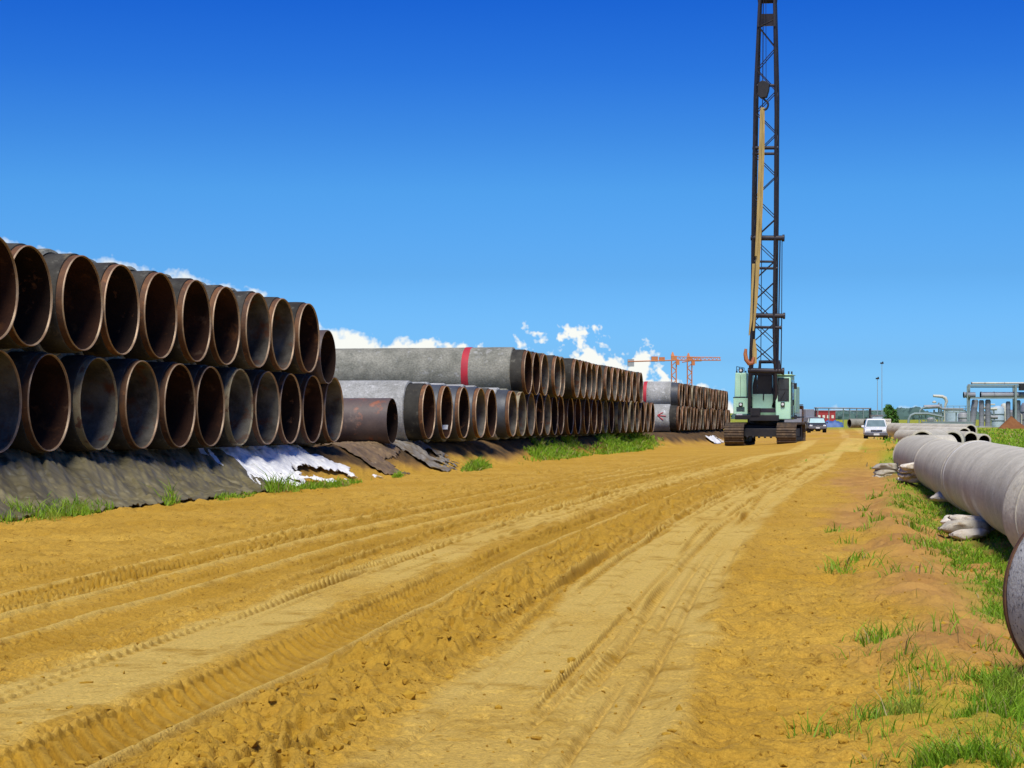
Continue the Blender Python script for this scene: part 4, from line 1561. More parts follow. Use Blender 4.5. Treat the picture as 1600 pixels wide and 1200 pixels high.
def pickup(name, label, cat, px, y, rz, paint, screen, wid, suv=False, h=1.75):
    """a pick-up facing -Y; h is its roof height"""
    x = (px - 800) / F * y
    z = float(H(x, y, False))
    t = thing(name, label, cat, (x, y, z), rz, 'vehicles on the sand road')
    w = wid / 2
    k = h / 1.75
    m_ = MB()
    m_.prism([(-2.45, .50), (-2.45, .78 * k), (-2.36, .95 * k), (-1.15, 1.10 * k), (2.5 if not suv else 1.9, 1.10 * k), (2.5 if not suv else 1.9, .5), ], 'x', -w, w)
    m_.build('body', paint, t, bevel=.08)
    m_ = MB()
    y0, y1, y2, y3 = -1.25, -.55, 1.05 if not suv else 1.55, 1.35 if not suv else 1.85
    m_.hexa([(-w + .03, y0, 1.09 * k), (w - .03, y0, 1.09 * k), (w - .03, y3, 1.09 * k), (-w + .03, y3, 1.09 * k),
             (-w + .20, y1, h), (w - .20, y1, h), (w - .20, y2, h), (-w + .20, y2, h)])
    cb = m_.build('cabin', paint, t, bevel=.06)

    def scr(fy, fz, ww):
        return None
    m_ = MB()
    e0, e1 = .10, .86
    za, zb = 1.09 * k + (h - 1.09 * k) * e0, 1.09 * k + (h - 1.09 * k) * e1
    ya, yb_ = y0 + (y1 - y0) * e0 - .02, y0 + (y1 - y0) * e1 - .02
    wa, wb = w - .03 - .17 * e0 - .07, w - .03 - .17 * e1 - .07
    m_.hexa([(-wa, ya, za), (wa, ya, za), (wa, ya + .05, za), (-wa, ya + .05, za), (-wb, yb_, zb), (wb, yb_, zb), (wb, yb_ + .05, zb), (-wb, yb_ + .05, zb)])
    m_.build('windscreen', screen, cb)
    for sx in (-1, 1):
        m_ = MB()
        wa, wb = w - .03 - .17 * e0 + .012, w - .03 - .17 * e1 + .012
        m_.hexa([(sx * wa, ya + .25, za), (sx * wa, y2 - .02, za), (sx * (wa - .04), y2 - .02, za), (sx * (wa - .04), ya + .25, za),
                 (sx * wb, yb_ + .22, zb), (sx * wb, y2 - .15, zb), (sx * (wb - .04), y2 - .15, zb), (sx * (wb - .04), yb_ + .22, zb)])
        m_.build('side_window', M['glass_dark'], cb)
        m_ = MB()
        m_.box((sx * (w + .12), -.95, 1.18 * k), (.20, .08, .16))
        m_.build('mirror', M['car_trim'] if paint is not M['car_white'] else paint, t, bevel=.02)
        m_ = MB()
        m_.box((sx * (w - .24), -2.455, .86 * k), (.32, .05, .15))
        m_.build('headlight', M['lens'], t, bevel=.02)
        m_ = MB()
        m_.box((sx * (w - .02), -1.55, .62), (.07, 1.05, .10)).box((sx * (w - .02), 1.4, .62), (.07, 1.05, .10))
        m_.build('wheel_arch', M['car_trim'], t, bevel=.02)
    m_ = MB()
    m_.box((0, -2.46, .86 * k), (w * 1.02, .04, .15))
    gr_ = m_.build('grille', M['car_trim'], t)
    m_ = MB()
    m_.box((0, -2.485, .87 * k), (w * 1.0, .03, .025)).box((0, -2.49, .87 * k), (.12, .03, .08))
    m_.build('grille_bar', M['rim_metal'], gr_)
    m_ = MB()
    m_.box((0, -2.50, .62), (wid + .02, .22, .26))
    bp_ = m_.build('bumper', M['bumper'], t, bevel=.05)
    m_ = MB()
    m_.box((0, -2.62, .60), (.42, .02, .14))
    m_.build('number_plate', M['white_paint'], bp_)
    m_ = MB()
    m_.box((0, -.1, .46), (wid * .7, 4.2, .14))
    m_.build('chassis', M['car_trim'], t)
    for sx in (-1, 1):
        for yy in (-1.55, 1.4):
            wheel_part(t, sx * (w - .13), yy, .36, .36, .24)
    if not suv:
        m_ = MB()
        m_.box((0, 1.95, 1.12 * k), (wid - .2, 1.0, .03))
        m_.build('load_bed', M['car_trim'], t)
    return t


pickup('pickup_truck', 'white pickup truck facing the camera on the sand road', 'pickup truck', 1368, 146.5, R(-9), M['car_white'], M['windscreen'], 1.72, h=1.76)
pickup('parked_car', 'dark car with a pale windscreen standing right of the crane', 'car', 1276, 212, R(-6), M['car_dark'], M['pale_screen'], 1.95, suv=True, h=1.72)


def lorry(px, y, rz, label):
    x = (px - 800) / F * y
    z = float(H(x, y, False))
    t = thing('tipper_lorry', label, 'lorry', (x, y, z), rz, 'vehicles on the sand road')
    m_ = MB()
    m_.prism([(-1.0, 1.5), (-1.3, 2.9), (3.2, 2.9), (3.0, 1.3)], 'x', -1.1, 1.1)
    m_.build('tipper_body', M['brown_box'], t, bevel=.04)
    m_ = MB()
    m_.box((0, -1.5, 2.98), (2.3, 1.2, .10))
    m_.build('cab_shield', M['car_trim'], t)
    m_ = MB()
    m_.prism([(-3.0, .8), (-3.0, 1.7), (-2.8, 2.55), (-1.4, 2.55), (-1.4, .8)], 'x', -1.05, 1.05)
    cb = m_.build('cab', M['plant_grey'], t, bevel=.06)
    m_ = MB()
    m_.hexa([(-.9, -3.03, 1.72), (.9, -3.03, 1.72), (.9, -2.98, 1.72), (-.9, -2.98, 1.72), (-.85, -2.86, 2.4), (.85, -2.86, 2.4), (.85, -2.8, 2.4), (-.85, -2.8, 2.4)])
    m_.build('windscreen', M['windscreen'], cb)
    m_ = MB()
    m_.box((0, .2, .85), (1.0, 6.0, .3)).box((0, -3.06, .85), (2.15, .2, .35))
    m_.build('chassis', M['car_trim'], t)
    for yy in (-2.2, 1.2, 2.4):
        for sx in (-1, 1):
            wheel_part(t, sx * .9, yy, .5, .5, .3)


lorry(1237, 190, R(-10), 'brown tipper lorry half hidden behind the crane cab')


def wheel_loader(px, y, label):
    x = (px - 800) / F * y
    z = float(H(x, y, False))
    t = thing('site_machine', label, 'machine', (x, y, z), R(20))
    m_ = MB()
    m_.box((0, 0, 1.3), (1.5, 2.6, .9)).box((0, .3, 2.2), (1.2, 1.2, 1.0))
    m_.build('body', M['plant_grey'], t, bevel=.05)
    m_ = MB()
    m_.tube((.45, -.9, 1.7), (.45, -.9, 2.9), .09, 10)
    m_.build('exhaust', M['black_steel'], t)
    m_ = MB()
    m_.box((0, -1.75, .75), (1.9, .7, .8), taper=(1, .6))
    m_.build('bucket', M['sack'], t, bevel=.04)
    for sx in (-.8, .8):
        for yy in (-.8, .9):
            wheel_part(t, sx, yy, .6, .6, .4)


wheel_loader(1264, 235, 'grey machine with an upright exhaust beside the brown lorry')

# ------------------------------------------------------------------ far yard
FARZ = float(base_z(300))


def far_x(px, y):
    return (px - 800) / F * y


yr = 345
t = thing('site_cabin', 'red site cabin with pale windows beyond the dark car', 'cabin', (far_x(1289, yr), yr, FARZ))
m_ = MB()
m_.box((0, 0, 1.45), (3.4, 2.2, 2.1))
m_.build('cabin_wall', M['red_box'], t, bevel=.05)
for k in range(4):
    m_ = MB()
    m_.box((-1.2 + .8 * k, -1.11, 1.55), (.42, .05, .55))
    m_.build('window', M['sign_white'], t)
m_ = MB()
m_.box((0, 0, 2.55), (3.6, 2.4, .10))
m_.build('roof', M['red_box'], t)
m_ = MB()
m_.box((0, 0, .2), (3.2, 2.0, .4))
m_.build('skid', M['black_steel'], t)
yr = 300
t = thing('covered_load', 'low heap under a blue cover beside the dark car', 'cover', (far_x(1301, yr), yr, FARZ))
m_ = MB()
vs_, fs = [], []
for j in range(9):
    for i in range(15):
        u_, v_ = i / 14 * 2 - 1, j / 8 * 2 - 1
        hh = max(0, (1 - u_ ** 4) * (1 - v_ ** 2)) ** .5
        vs_.append((u_ * 1.7, v_ * .9, -.05 + 1.0 * hh * (1 + .25 * math.sin(i * 1.3) * math.cos(j))))
for j in range(8):
    for i in range(14):
        fs.append((j * 15 + i, j * 15 + i + 1, (j + 1) * 15 + i + 1, (j + 1) * 15 + i))
m_.add(vs_, fs, 0, True)
m_.build('blue_sheet', M['blue_cover'], t, sharp=60)
m_ = MB()
m_.box((-.1, 0, .2), (3.0, 1.4, .5))
m_.build('load', M['plant_grey'], t)
# short open pipes lying in the yard
for (px, py, yy, r_, a_, lab, ln) in ((1327, 661.5, 215, .52, R(70), 'short pipe with a black open mouth left of the white pickup', 3.0), (1352, 662, 214, .50, R(75), 'short grey pipe partly behind the white pickup', 2.4)):
    o = open_pipe(px, py, yy, r_, -a_, ln, lab, 'concrete')
# gantry pipe bridge
yr = 330
t = thing('pipe_bridge', 'long low pipe bridge on thin legs behind the yard', 'pipe bridge', (far_x(1320, yr), yr, FARZ))
m_ = MB()
m_.tube((-5.2, 0, 3.1), (4.4, 0, 3.0), .11, 8).tube((-5.2, .6, 3.1), (4.4, .6, 3.0), .09, 8)
m_.build('pipe_run', M['plant_grey'], t)
for xx in (-4.6, -2.7, -.2, .9, 2.1, 3.2):
    m_ = MB()
    m_.box((xx, .3, 1.5), (.09, .5, 3.0))
    m_.build('leg', M['plant_steel'], t)
m_ = MB()
m_.box((4.4, .3, 1.85), (.32, .6, 2.5))
m_.build('end_post', M['black_steel'], t)
# pale warehouse far behind
yr = 900
t = thing('warehouse', 'long pale flat-roofed warehouse on the horizon right of the crane', 'warehouse', (far_x(1320, yr), yr, FARZ))
m_ = MB()
m_.box((0, 0, 1.6), (40, 12, 3.2))
m_.build('wall', M['tank_pale'], t)
m_ = MB()
m_.box((0, 0, 3.3), (41, 13, .35))
m_.build('roof', M['plant_pipe'], t)
for k in range(12):
    m_ = MB()
    m_.box((-17.5 + 3.2 * k, -6.03, 1.6), (1.4, .1, 1.0))
    m_.build('window', M['plant_steel'], t)
# sign board
yr = 165
t = thing('sign_board', 'cream lettered sign board on posts behind the white pickup', 'sign', (far_x(1378, yr), yr, FARZ))
m_ = MB()
m_.box((0, 0, 1.42), (1.55, .05, .62))
bd = m_.build('board', M['sign_white'], t)
for xx in (-.65, .65):
    m_ = MB()
    m_.box((xx, .06, .7), (.07, .07, 1.5))
    m_.build('post', M['bark'], t)


def text(body, size, loc, rot, mat, parent, name='lettering'):
    cu = bpy.data.curves.new(name, 'FONT')
    cu.body = body
    cu.size = size
    cu.extrude = .004
    cu.align_x = 'CENTER'
    cu.align_y = 'CENTER'
    cu.materials.append(mat)
    tmp = bpy.data.objects.new('tmp_text', cu)
    COL.objects.link(tmp)
    bpy.context.view_layer.update()
    me = bpy.data.meshes.new_from_object(tmp.evaluated_get(bpy.context.evaluated_depsgraph_get()))
    bpy.data.objects.remove(tmp)
    o = bpy.data.objects.new(name, me)
    COL.objects.link(o)
    o.location = loc
    o.rotation_euler = rot
    o.parent = parent
    return o


text('NLPHPC   NO', .24, (0, -.034, 1.55), (R(90), 0, 0), M['ink'], bd)
text('L PHC   ENC', .11, (.1, -.034, 1.28), (R(90), 0, 0), M['ink'], bd)
m_ = MB()
m_.box((.35, -.05, .85), (.85, .05, .28))
m_.build('lower_board', M['car_trim'], t)
# small pale hut behind the sign
yr = 240
t = thing('site_hut', 'small pale hut with two poles behind the sign board', 'hut', (far_x(1370, yr), yr, FARZ))
m_ = MB()
m_.box((0, 0, .95), (1.3, 1.2, 1.9))
m_.build('wall', M['tank_pale'], t)
m_ = MB()
m_.box((0, 0, 1.95), (1.5, 1.4, .1))
m_.build('roof', M['plant_grey'], t)
# lamp masts
for (px, top_y, yy, lab) in ((1371, 592, 260, 'shorter thin lamp mast left of the green tree'), (1378, 568, 268, 'taller thin lamp mast above the sign board')):
    x = far_x(px, yy)
    hh = CAM_Z + (HOR - top_y) / F * yy - FARZ
    t = thing('lamp_mast', lab, 'lamp mast', (x, yy, FARZ), 0, 'lamp masts beyond the pickup')
    m_ = MB()
    m_.tube((0, 0, 0), (0, 0, hh), .06, 8, r1=.035)
    m_.build('mast', M['mast_grey'], t)
    m_ = MB()
    m_.box((0, 0, hh + .05), (.42, .3, .2)).box((.1, 0, hh + .2), (.15, .15, .14))
    m_.build('lamp_head', M['black_steel'], t)


# ------------------------------------------------------------------ tree
def tree(px, y, h, wid, label):
    x = far_x(px, y)
    z = float(base_z(y))
    t = thing('tree', label, 'tree', (x, y, z))
    m_ = MB()
    m_.path([(0, 0, -.1), (.05, 0, h * .3), (-.04, 0, h * .6)], [.12, .09, .04], 8)
    for k in range(5):
        a_ = k * 1.3
        m_.tube((0, 0, h * (.25 + .07 * k)), (math.cos(a_) * wid * .3, math.sin(a_) * wid * .3, h * (.5 + .08 * k)), .05, 6, r1=.02)
    m_.build('trunk', M['bark'], t)
    m_ = MB()
    rs = random.Random(int(px))
    cl = [(rs.gauss(0, wid * .2), rs.gauss(0, wid * .2), h * rs.uniform(.25, .92), rs.uniform(.25, .5) * wid * .5) for _ in range(22)]
    for _ in range(2600):
        c_ = rs.choice(cl)
        v_ = Vector((rs.gauss(0, 1), rs.gauss(0, 1), rs.gauss(0, 1))).normalized() * c_[3] * rs.uniform(.5, 1.05)
        p_ = Vector(c_[:3]) + v_
        if p_.z < .2:
            continue
        a_ = Vector((rs.gauss(0, 1), rs.gauss(0, 1), rs.gauss(0, 1))).normalized() * .11
        b_ = a_.cross(Vector((rs.gauss(0, 1), rs.gauss(0, 1), rs.gauss(0, 1)))).normalized() * .07
        m_.add([p_ - a_, p_ + b_, p_ + a_, p_ - b_], [(0, 1, 2, 3)])
    me = m_.mesh('crown', M['leaf'], fix=False)
    link('crown', me, t)


tree(1391, 175, 3.0, 1.7, 'single bushy green tree right of the sign board')
# far line of woods
def treeline():
    m_ = MB()
    rs = random.Random(3)
    for k in range(900):
        yy = rs.uniform(620, 900)
        px = rs.uniform(1150, 1750)
        x = far_x(px, yy)
        hh = rs.uniform(1.4, 3.4) * (1.15 if 1400 < px < 1440 else .85)
        r_ = hh * rs.uniform(.7, 1.3)
        vs_, fs = [], []
        for j in range(5):
            for i in range(8):
                th, ph = 2 * math.pi * i / 8, math.pi / 2 * j / 4
                q_ = rs.uniform(.78, 1.15)
                vs_.append((x + r_ * math.cos(th) * math.cos(ph) * q_, yy + r_ * math.sin(th) * math.cos(ph) * q_, FARZ + hh * math.sin(ph) * q_))
        for j in range(4):
            for i in range(8):
                fs.append((j * 8 + i, j * 8 + (i + 1) % 8, (j + 1) * 8 + (i + 1) % 8, (j + 1) * 8 + i))
        m_.add(vs_, fs, 0, False)
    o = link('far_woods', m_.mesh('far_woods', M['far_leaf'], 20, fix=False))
    tag(o, 'bluish far line of low woods along the horizon', 'woods', kind='stuff')


treeline()

# ------------------------------------------------------------------ industrial plant on the right
yp = 292


def wx(px, y=yp):
    return far_x(px, y)


def wz(py, y=yp):
    return CAM_Z + (HOR - py) / F * y


rack = thing('pipe_rack', 'tall grey-green steel pipe rack at the right picture edge', 'pipe rack', (wx(1555), yp, FARZ))
ox, oz = wx(1555), FARZ


def rl(px, py, dy=0.0):
    return Vector((wx(px) - ox, dy, wz(py) - oz))


for (px, top_, dy) in ((1511.5, 603, 0), (1517, 600, 1.2), (1587, 601, 0), (1592, 601, 3), (1625, 600, 0), (1660, 600, 0)):
    m_ = MB()
    a_, b_ = rl(px, 669, dy), rl(px, top_, dy)
    w_ = .30 if px > 1512 else .16
    m_.box(((a_.x), dy, (b_.z) / 2), (w_, w_, b_.z))
    m_.build('post', M['plant_steel'], rack)
for (p0, p1, py, dy, th) in ((1513, 1670, 602, .3, .22), (1515, 1670, 604.5, 1.6, .2), (1517, 1670, 622, .3, .2), (1517, 1670, 621, 3, .22)):
    m_ = MB()
    a_, b_ = rl(p0, py, dy), rl(p1, py, dy)
    m_.box(((a_.x + b_.x) / 2, dy, a_.z), (b_.x - a_.x, .18, th))
    m_.build('beam', M['plant_steel'], rack)
m_ = MB()
m_.path([rl(1511.5, 640), rl(1511.2, 606), rl(1512.2, 602), rl(1515, 601)], .07, 8)
m_.build('bent_pipe', M['plant_grey'], rack)
m_ = MB()
m_.box(tuple(rl(1599, 605, 0)), (1.2, 1, 1.0))
m_.build('valve_box', M['black_steel'], rack)
for (px0, px1, py, r_, dy, lab, mt_) in ((1508, 1526, 617, .42, 1.0, 'short thick pipe end on the rack, left of the gap', 'plant_grey'), (1535, 1680, 617, .46, 1.2, 'long thick horizontal pipe lying on the pipe rack', 'plant_pipe'),
                                     (1520, 1690, 598.5, .16, 1.0, 'thin pale insulated pipe along the top of the rack', 'plant_white')):
    x0, x1 = wx(px0), wx(px1)
    t = thing('rack_pipe', lab, 'pipe', (x0, yp + dy, wz(py)), 0, 'pipes on the pipe rack')
    m_ = MB()
    ln = x1 - x0
    if px0 == 1520:
        m_.tube((0, 0, 0), (ln, 0, 0), r_, 14)
    else:
        m_.tube((0, 0, 0), (ln, 0, 0), r_, 22)
    ob = m_.build('pipe_barrel', M[mt_], t)
    m_ = MB()
    for q_ in range(2, int(ln), 3):
        m_.tube((q_, 0, 0), (q_ + .12, 0, 0), r_ * 1.12, 22)
    m_.tube((0, 0, 0), (.14, 0, 0), r_ * 1.15, 22)
    m_.build('flange', M['plant_grey'], t)
for i, (px0, px1, top_, lab) in enumerate(((1521, 1531, 624, 'leaning grey column vessel, leftmost under the pipe rack'), (1534.5, 1542.5, 625, 'grey column vessel, left of the close pair under the rack'),
                                           (1544.5, 1553, 624, 'grey column vessel, right of the close pair under the rack'), (1577, 1584, 627, 'slim grey column left of the tall green post'), (1591.5, 1600, 625, 'dark grey column at the right picture edge'))):
    cx, w_ = wx((px0 + px1) / 2), (px1 - px0) / F * yp
    t = thing('column_vessel', lab, 'column', (cx, yp + 2, FARZ), 0, 'column vessels under the pipe rack')
    hh = wz(top_) - FARZ
    m_ = MB()
    lean = .25 if i == 0 else 0
    m_.path([(-lean, 0, 0), (0, 0, hh * .5), (lean, 0, hh * .95), (lean, 0, hh)], [w_ / 2, w_ / 2, w_ / 2, w_ * .36], 20)
    m_.build('vessel_shell', M['plant_grey'], t, sharp=40)
    for q_ in (.2, .45, .7, .92):
        m_ = MB()
        m_.tube((-lean + 2 * lean * q_, 0, hh * q_), (-lean + 2 * lean * q_, 0, hh * q_ + .07), w_ / 2 * 1.06, 20)
        m_.build('ring', M['plant_pipe'], t)
    m_ = MB()
    m_.box((0, 0, .12), (w_ * 1.3, w_ * 1.3, .24))
    m_.build('footing', M['concrete_pale'], t)
# pale pipework behind the rack
t = thing('pale_pipework', 'cream curved pipes glimpsed between the rack columns', 'pipework', (wx(1562), yp + 6, FARZ))
ox, oz = wx(1562, yp + 6), FARZ


def rl2(px, py, dy=0.0, y=yp + 6):
    return Vector((far_x(px, y) - far_x(1562, y), dy, CAM_Z + (HOR - py) / F * y - FARZ))


for pts, r_, mt_ in (([(1553, 637), (1562, 639), (1573, 639)], .22, 'plant_white'), ([(1553, 646), (1558, 650), (1566, 652), (1574, 652)], .28, 'plant_pipe'), ([(1552, 652), (1557, 658), (1561, 663)], .3, 'plant_white'),
                     ([(1554, 632), (1570, 632)], .12, 'plant_white'), ([(1568, 640), (1569, 656)], .12, 'plant_steel')):
    m_ = MB()
    m_.path([rl2(*p_) for p_ in pts], r_, 12)
    m_.build('pipe_bend', M[mt_], t)
# lower pipe loops to the left
yl = 300
t = thing('pipe_loop', 'lower steel pipe loop bending down into the grass', 'pipe loop', (far_x(1445, yl), yl, FARZ))


def rl3(px, py, dy=0.0):
    return Vector((far_x(px, yl) - far_x(1445, yl), dy, CAM_Z + (HOR - py) / F * yl - FARZ))


m_ = MB()
m_.path([rl3(1419, 666), rl3(1420, 655), rl3(1423, 649), rl3(1429, 646.5), rl3(1450, 646.5), rl3(1474, 651.5)], .20, 12)
m_.build('loop_pipe', M['plant_steel'], t)
m_ = MB()
m_.path([rl3(1439, 646, 1), rl3(1440, 641, 1), rl3(1444, 637.5, 1), rl3(1451, 636, 1)], .15, 12)
m_.build('branch_pipe', M['plant_steel'], t)
for px in (1437, 1441, 1447):
    m_ = MB()
    m_.box((rl3(px, 650).x, .4, rl3(px, 650).z / 2), (.14, .14, rl3(px, 648).z))
    m_.build('support_leg', M['plant_steel'], t)
t = thing('overhead_pipe', 'thick grey overhead pipe on a post left of the pipe rack', 'pipe', (far_x(1464, yl), yl + 3, FARZ))
m_ = MB()
x0 = far_x(1464, yl)
m_.tube((far_x(1450, yl) - x0, 0, wz(636, yl) - FARZ), (far_x(1474, yl) - x0, 0, wz(635, yl) - FARZ), .32, 18)
m_.tube((far_x(1481, yl) - x0, 0, wz(639, yl) - FARZ), (far_x(1512, yl) - x0, 0, wz(639.5, yl) - FARZ), .22, 16)
m_.tube((far_x(1474, yl) - x0, 0, wz(636, yl) - FARZ), (far_x(1481, yl) - x0, 0, wz(639, yl) - FARZ), .2, 16)
m_.build('pipe_barrel', M['plant_pipe'], t)
for (px, top_) in ((1474.5, 629), (1478, 631), (1467, 640)):
    m_ = MB()
    hh = wz(top_, yl) - FARZ
    m_.box((far_x(px, yl) - x0, 0.4, hh / 2), (.22, .22, hh))
    m_.build('post', M['plant_steel'], t)
m_ = MB()
m_.lathe([(0, .02), (.05, .3), (.25, .34), (.4, .1)], 16, mat=Matrix.Translation((far_x(1466.5, yl) - x0, 0, wz(630, yl) - FARZ)) @ Matrix.Rotation(R(-90), 4, 'Y'))
m_.build('cap', M['plant_white'], t)
t = thing('insulated_elbow', 'cream insulated pipe elbow rising left of the pipe rack', 'pipe elbow', (far_x(1490, yl), yl + 8, FARZ))
x0 = far_x(1490, yl + 8)
m_ = MB()
pp = [(1476, 618.5), (1484, 619), (1490, 619.5), (1495, 622), (1497, 627), (1495.5, 632), (1494, 640), (1494, 668)]
m_.path([Vector((far_x(a_, yl + 8) - x0, 0, wz(b_, yl + 8) - FARZ)) for a_, b_ in pp], [.2, .24, .26, .28, .26, .2, .1, .1], 16)
m_.build('pipe_bend', M['plant_white'], t)
t = thing('storage_tank', 'pale blue storage tank behind the overhead pipe', 'tank', (far_x(1493, 330), 330, FARZ))
m_ = MB()
hh = wz(641, 330) - FARZ
m_.lathe([(0, 1.75), (hh, 1.75), (hh + .25, .05)], 40, mat=Matrix.Rotation(R(-90), 4, 'Y'))
m_.build('tank_shell', M['tank_pale'], t)
m_ = MB()
m_.lathe([(hh, 1.78), (hh + .08, 1.8), (hh + .09, 1.7)], 40, mat=Matrix.Rotation(R(-90), 4, 'Y'))
m_.build('tank_rim', M['plant_grey'], t)
# more equipment deep inside the plant
for i, (px, top_, w_, mt_, lab) in enumerate(((1559, 634, 2.0, 'tank_pale', 'pale short vessel left of the soil heap, behind the rack'), (1569, 630, 1.1, 'plant_white', 'slim cream vessel above the soil heap, behind the rack'),
                                        (1582.5, 640, 2.4, 'plant_grey', 'squat grey vessel behind the soil heap'), (1606, 628, 2.2, 'plant_grey', 'grey vessel just off the right picture edge'),
                                        (1505, 644, 1.6, 'plant_pipe', 'small grey vessel between the storage tank and the rack'), (1455, 652, 1.3, 'plant_pipe', 'low grey vessel inside the pipe loop'))):
    y_ = yp + 9 + i
    t = thing('process_vessel', lab, 'vessel', (far_x(px, y_), y_, FARZ), 0, 'process vessels in the plant')
    hh = wz(top_, y_) - FARZ
    m_ = MB()
    m_.lathe([(0, w_ / 2), (hh * .85, w_ / 2), (hh * .95, w_ * .4), (hh, w_ * .1)], 24, mat=Matrix.Rotation(R(-90), 4, 'Y'))
    m_.build('vessel_shell', M[mt_], t)
    m_ = MB()
    for q_ in (.3, .6):
        m_.lathe([(hh * q_, w_ / 2), (hh * q_, w_ * .54), (hh * q_ + .1, w_ * .54), (hh * q_ + .1, w_ / 2)], 24, mat=Matrix.Rotation(R(-90), 4, 'Y'))
    m_.build('ring', M['plant_steel'], t)
    m_ = MB()
    m_.path([(w_ * .55, -.3, 0), (w_ * .55, -.3, hh * .7), (w_ * .3, -.2, hh * .92)], .09, 8)
    m_.build('side_pipe', M['plant_white'], t)
t = thing('walkway', 'thin elevated walkway with handrail between tank and rack', 'walkway', (far_x(1494, 296), 296, FARZ))
m_ = MB()
m_.box((0, 0, 2.35), (4.6, .8, .12))
m_.build('deck', M['plant_steel'], t)
m_ = MB()
for zz in (2.9, 3.3):
    m_.tube((-2.3, -.4, zz), (2.3, -.4, zz), .045, 6)
for k in range(6):
    m_.tube((-2.3 + .92 * k, -.4, 2.4), (-2.3 + .92 * k, -.4, 3.3), .04, 6)
m_.build('handrail', M['plant_steel'], t)
for xx in (-2.1, 0, 2.1):
    m_ = MB()
    m_.box((xx, 0, 1.15), (.16, .16, 2.3))
    m_.build('leg', M['plant_steel'], t)
# low wall in front of the plant
t = thing('low_wall', 'low grey-green wall in front of the storage tank', 'wall', (far_x(1480, 285), 285, FARZ))
m_ = MB()
m_.box((0, 0, .45), (7.5, .25, .9))
m_.build('wall_panel', M['plant_steel'], t)
m_ = MB()
m_.box((0, 0, .93), (7.6, .32, .06))
m_.build('coping', M['plant_pipe'], t)


def heap(name, px, y, wid, h, label, mat, seed):
    x = far_x(px, y)
    n, k = 40, 14
    vs_, fs = [], []
    rs = random.Random(seed)
    for j in range(k):
        for i in range(n):
            t_ = j / (k - 1)
            a_ = 2 * math.pi * i / n
            rr = wid / 2 * t_ * (1 + .12 * math.sin(3 * a_ + seed) + .05 * rs.uniform(-1, 1))
            vs_.append((rr * math.cos(a_), rr * math.sin(a_) * .8, h * (1 - t_) ** 1.05 * (1 + .06 * rs.uniform(-1, 1)) - .05 * t_))
    for j in range(k - 1):
        for i in range(n):
            fs.append((j * n + i, j * n + (i + 1) % n, (j + 1) * n + (i + 1) % n, (j + 1) * n + i))
    m_ = MB()
    m_.add(vs_, fs, 0, True)
    o = m_.build(name, mat, None, sharp=80)
    o.location = (x, y, float(base_z(y)))
    tag(o, label, 'heap')


heap('soil_heap', 1580, 270, 4.4, 1.75, 'conical heap of red-brown soil in front of the pipe rack', M['red_soil'], 2)
heap('soil_heap', 1440, 250, 3.2, .95, 'low weedy heap of dry earth below the pipe loop', M['dry_heap'], 5)
heap('soil_heap', 1385, 205, 3.4, .5, 'flat heap of sand and rubble right of the pickup', M['dry_heap'], 8)


# ------------------------------------------------------------------ tower cranes beyond the stacks
def tower_crane(px, y, py_jib, px_l, px_r, label, cw=True):
    x = far_x(px, y)
    zj = CAM_Z + (HOR - py_jib) / F * y
    g = FARZ
    t = thing('tower_crane', label, 'tower crane', (x, y, g), 0, 'orange tower cranes behind the pipe stacks')
    zj -= g
    xl, xr = far_x(px_l, y) - x, far_x(px_r, y) - x
    w_ = 1.1
    m_ = MB()
    for sx in (-1, 1):
        for sy in (-1, 1):
            m_.box((sx * w_, sy * w_, zj / 2), (.35, .35, zj))
    q_ = 0
    k = 0
    while q_ < zj - 2:
        s_ = 1 if k % 2 else -1
        for sy in (-1, 1):
            m_.tube((-w_ * s_, sy * w_, q_), (w_ * s_, sy * w_, q_ + 2.2), .16, 5)
            m_.tube((sy * w_, -w_ * s_, q_), (sy * w_, w_ * s_, q_ + 2.2), .16, 5)
        q_ += 2.2
        k += 1
    m_.build('mast', M['crane_orange'], t)
    m_ = MB()
    for (yy, zz) in ((-.8, 0), (.8, 0), (0, 1.7)):
        m_.tube((0, yy, zj + zz), (xr, yy, zj + zz * .8), .22, 6)
    n = int(abs(xr) / 1.8)
    for k in range(n):
        a_, b_ = xr * k / n, xr * (k + .5) / n
        c_ = xr * (k + 1) / n
        for yy in (-.8, .8):
            m_.tube((a_, yy, zj), (b_, 0, zj + 1.6), .12, 5).tube((b_, 0, zj + 1.6), (c_, yy, zj), .12, 5)
    m_.build('jib', M['crane_orange'], t)
    m_ = MB()
    for yy in (-.8, .8):
        m_.tube((0, yy, zj), (xl, yy, zj - .6), .3, 6)
    for k in range(8):
        m_.tube((xl * k / 8, -.8, zj - .6 * k / 8), (xl * (k + 1) / 8, .8, zj - .6 * (k + 1) / 8), .14, 5)
    m_.build('counter_jib', M['crane_orange'], t)
    m_ = MB()
    m_.box((0, 0, zj + 1.0), (2.6, 2.4, 2.2)).box((-.6, 0, zj + 3.0), (1.6, 1.6, 1.8), taper=(.3, .3))
    m_.build('tower_head', M['crane_orange'], t)
    m_ = MB()
    m_.box((1.7, -1.2, zj - 1.2), (1.5, 1.5, 2.0))
    m_.build('operator_cab', M['crane_orange'], t)
    if cw:
        m_ = MB()
        m_.box((xl + 1.4, 0, zj - 1.2), (3.0, 1.8, 3.4))
        m_.build('counterweight', M['plant_pipe'], t)
        m_ = MB()
        m_.box((xl * .42, 0, zj + .6), (3.0, 1.8, 2.4)).box((xl * .26, 0, zj + .5), (2.6, 1.8, 2.0))
        m_.build('winch_house', M['crane_orange'], t)


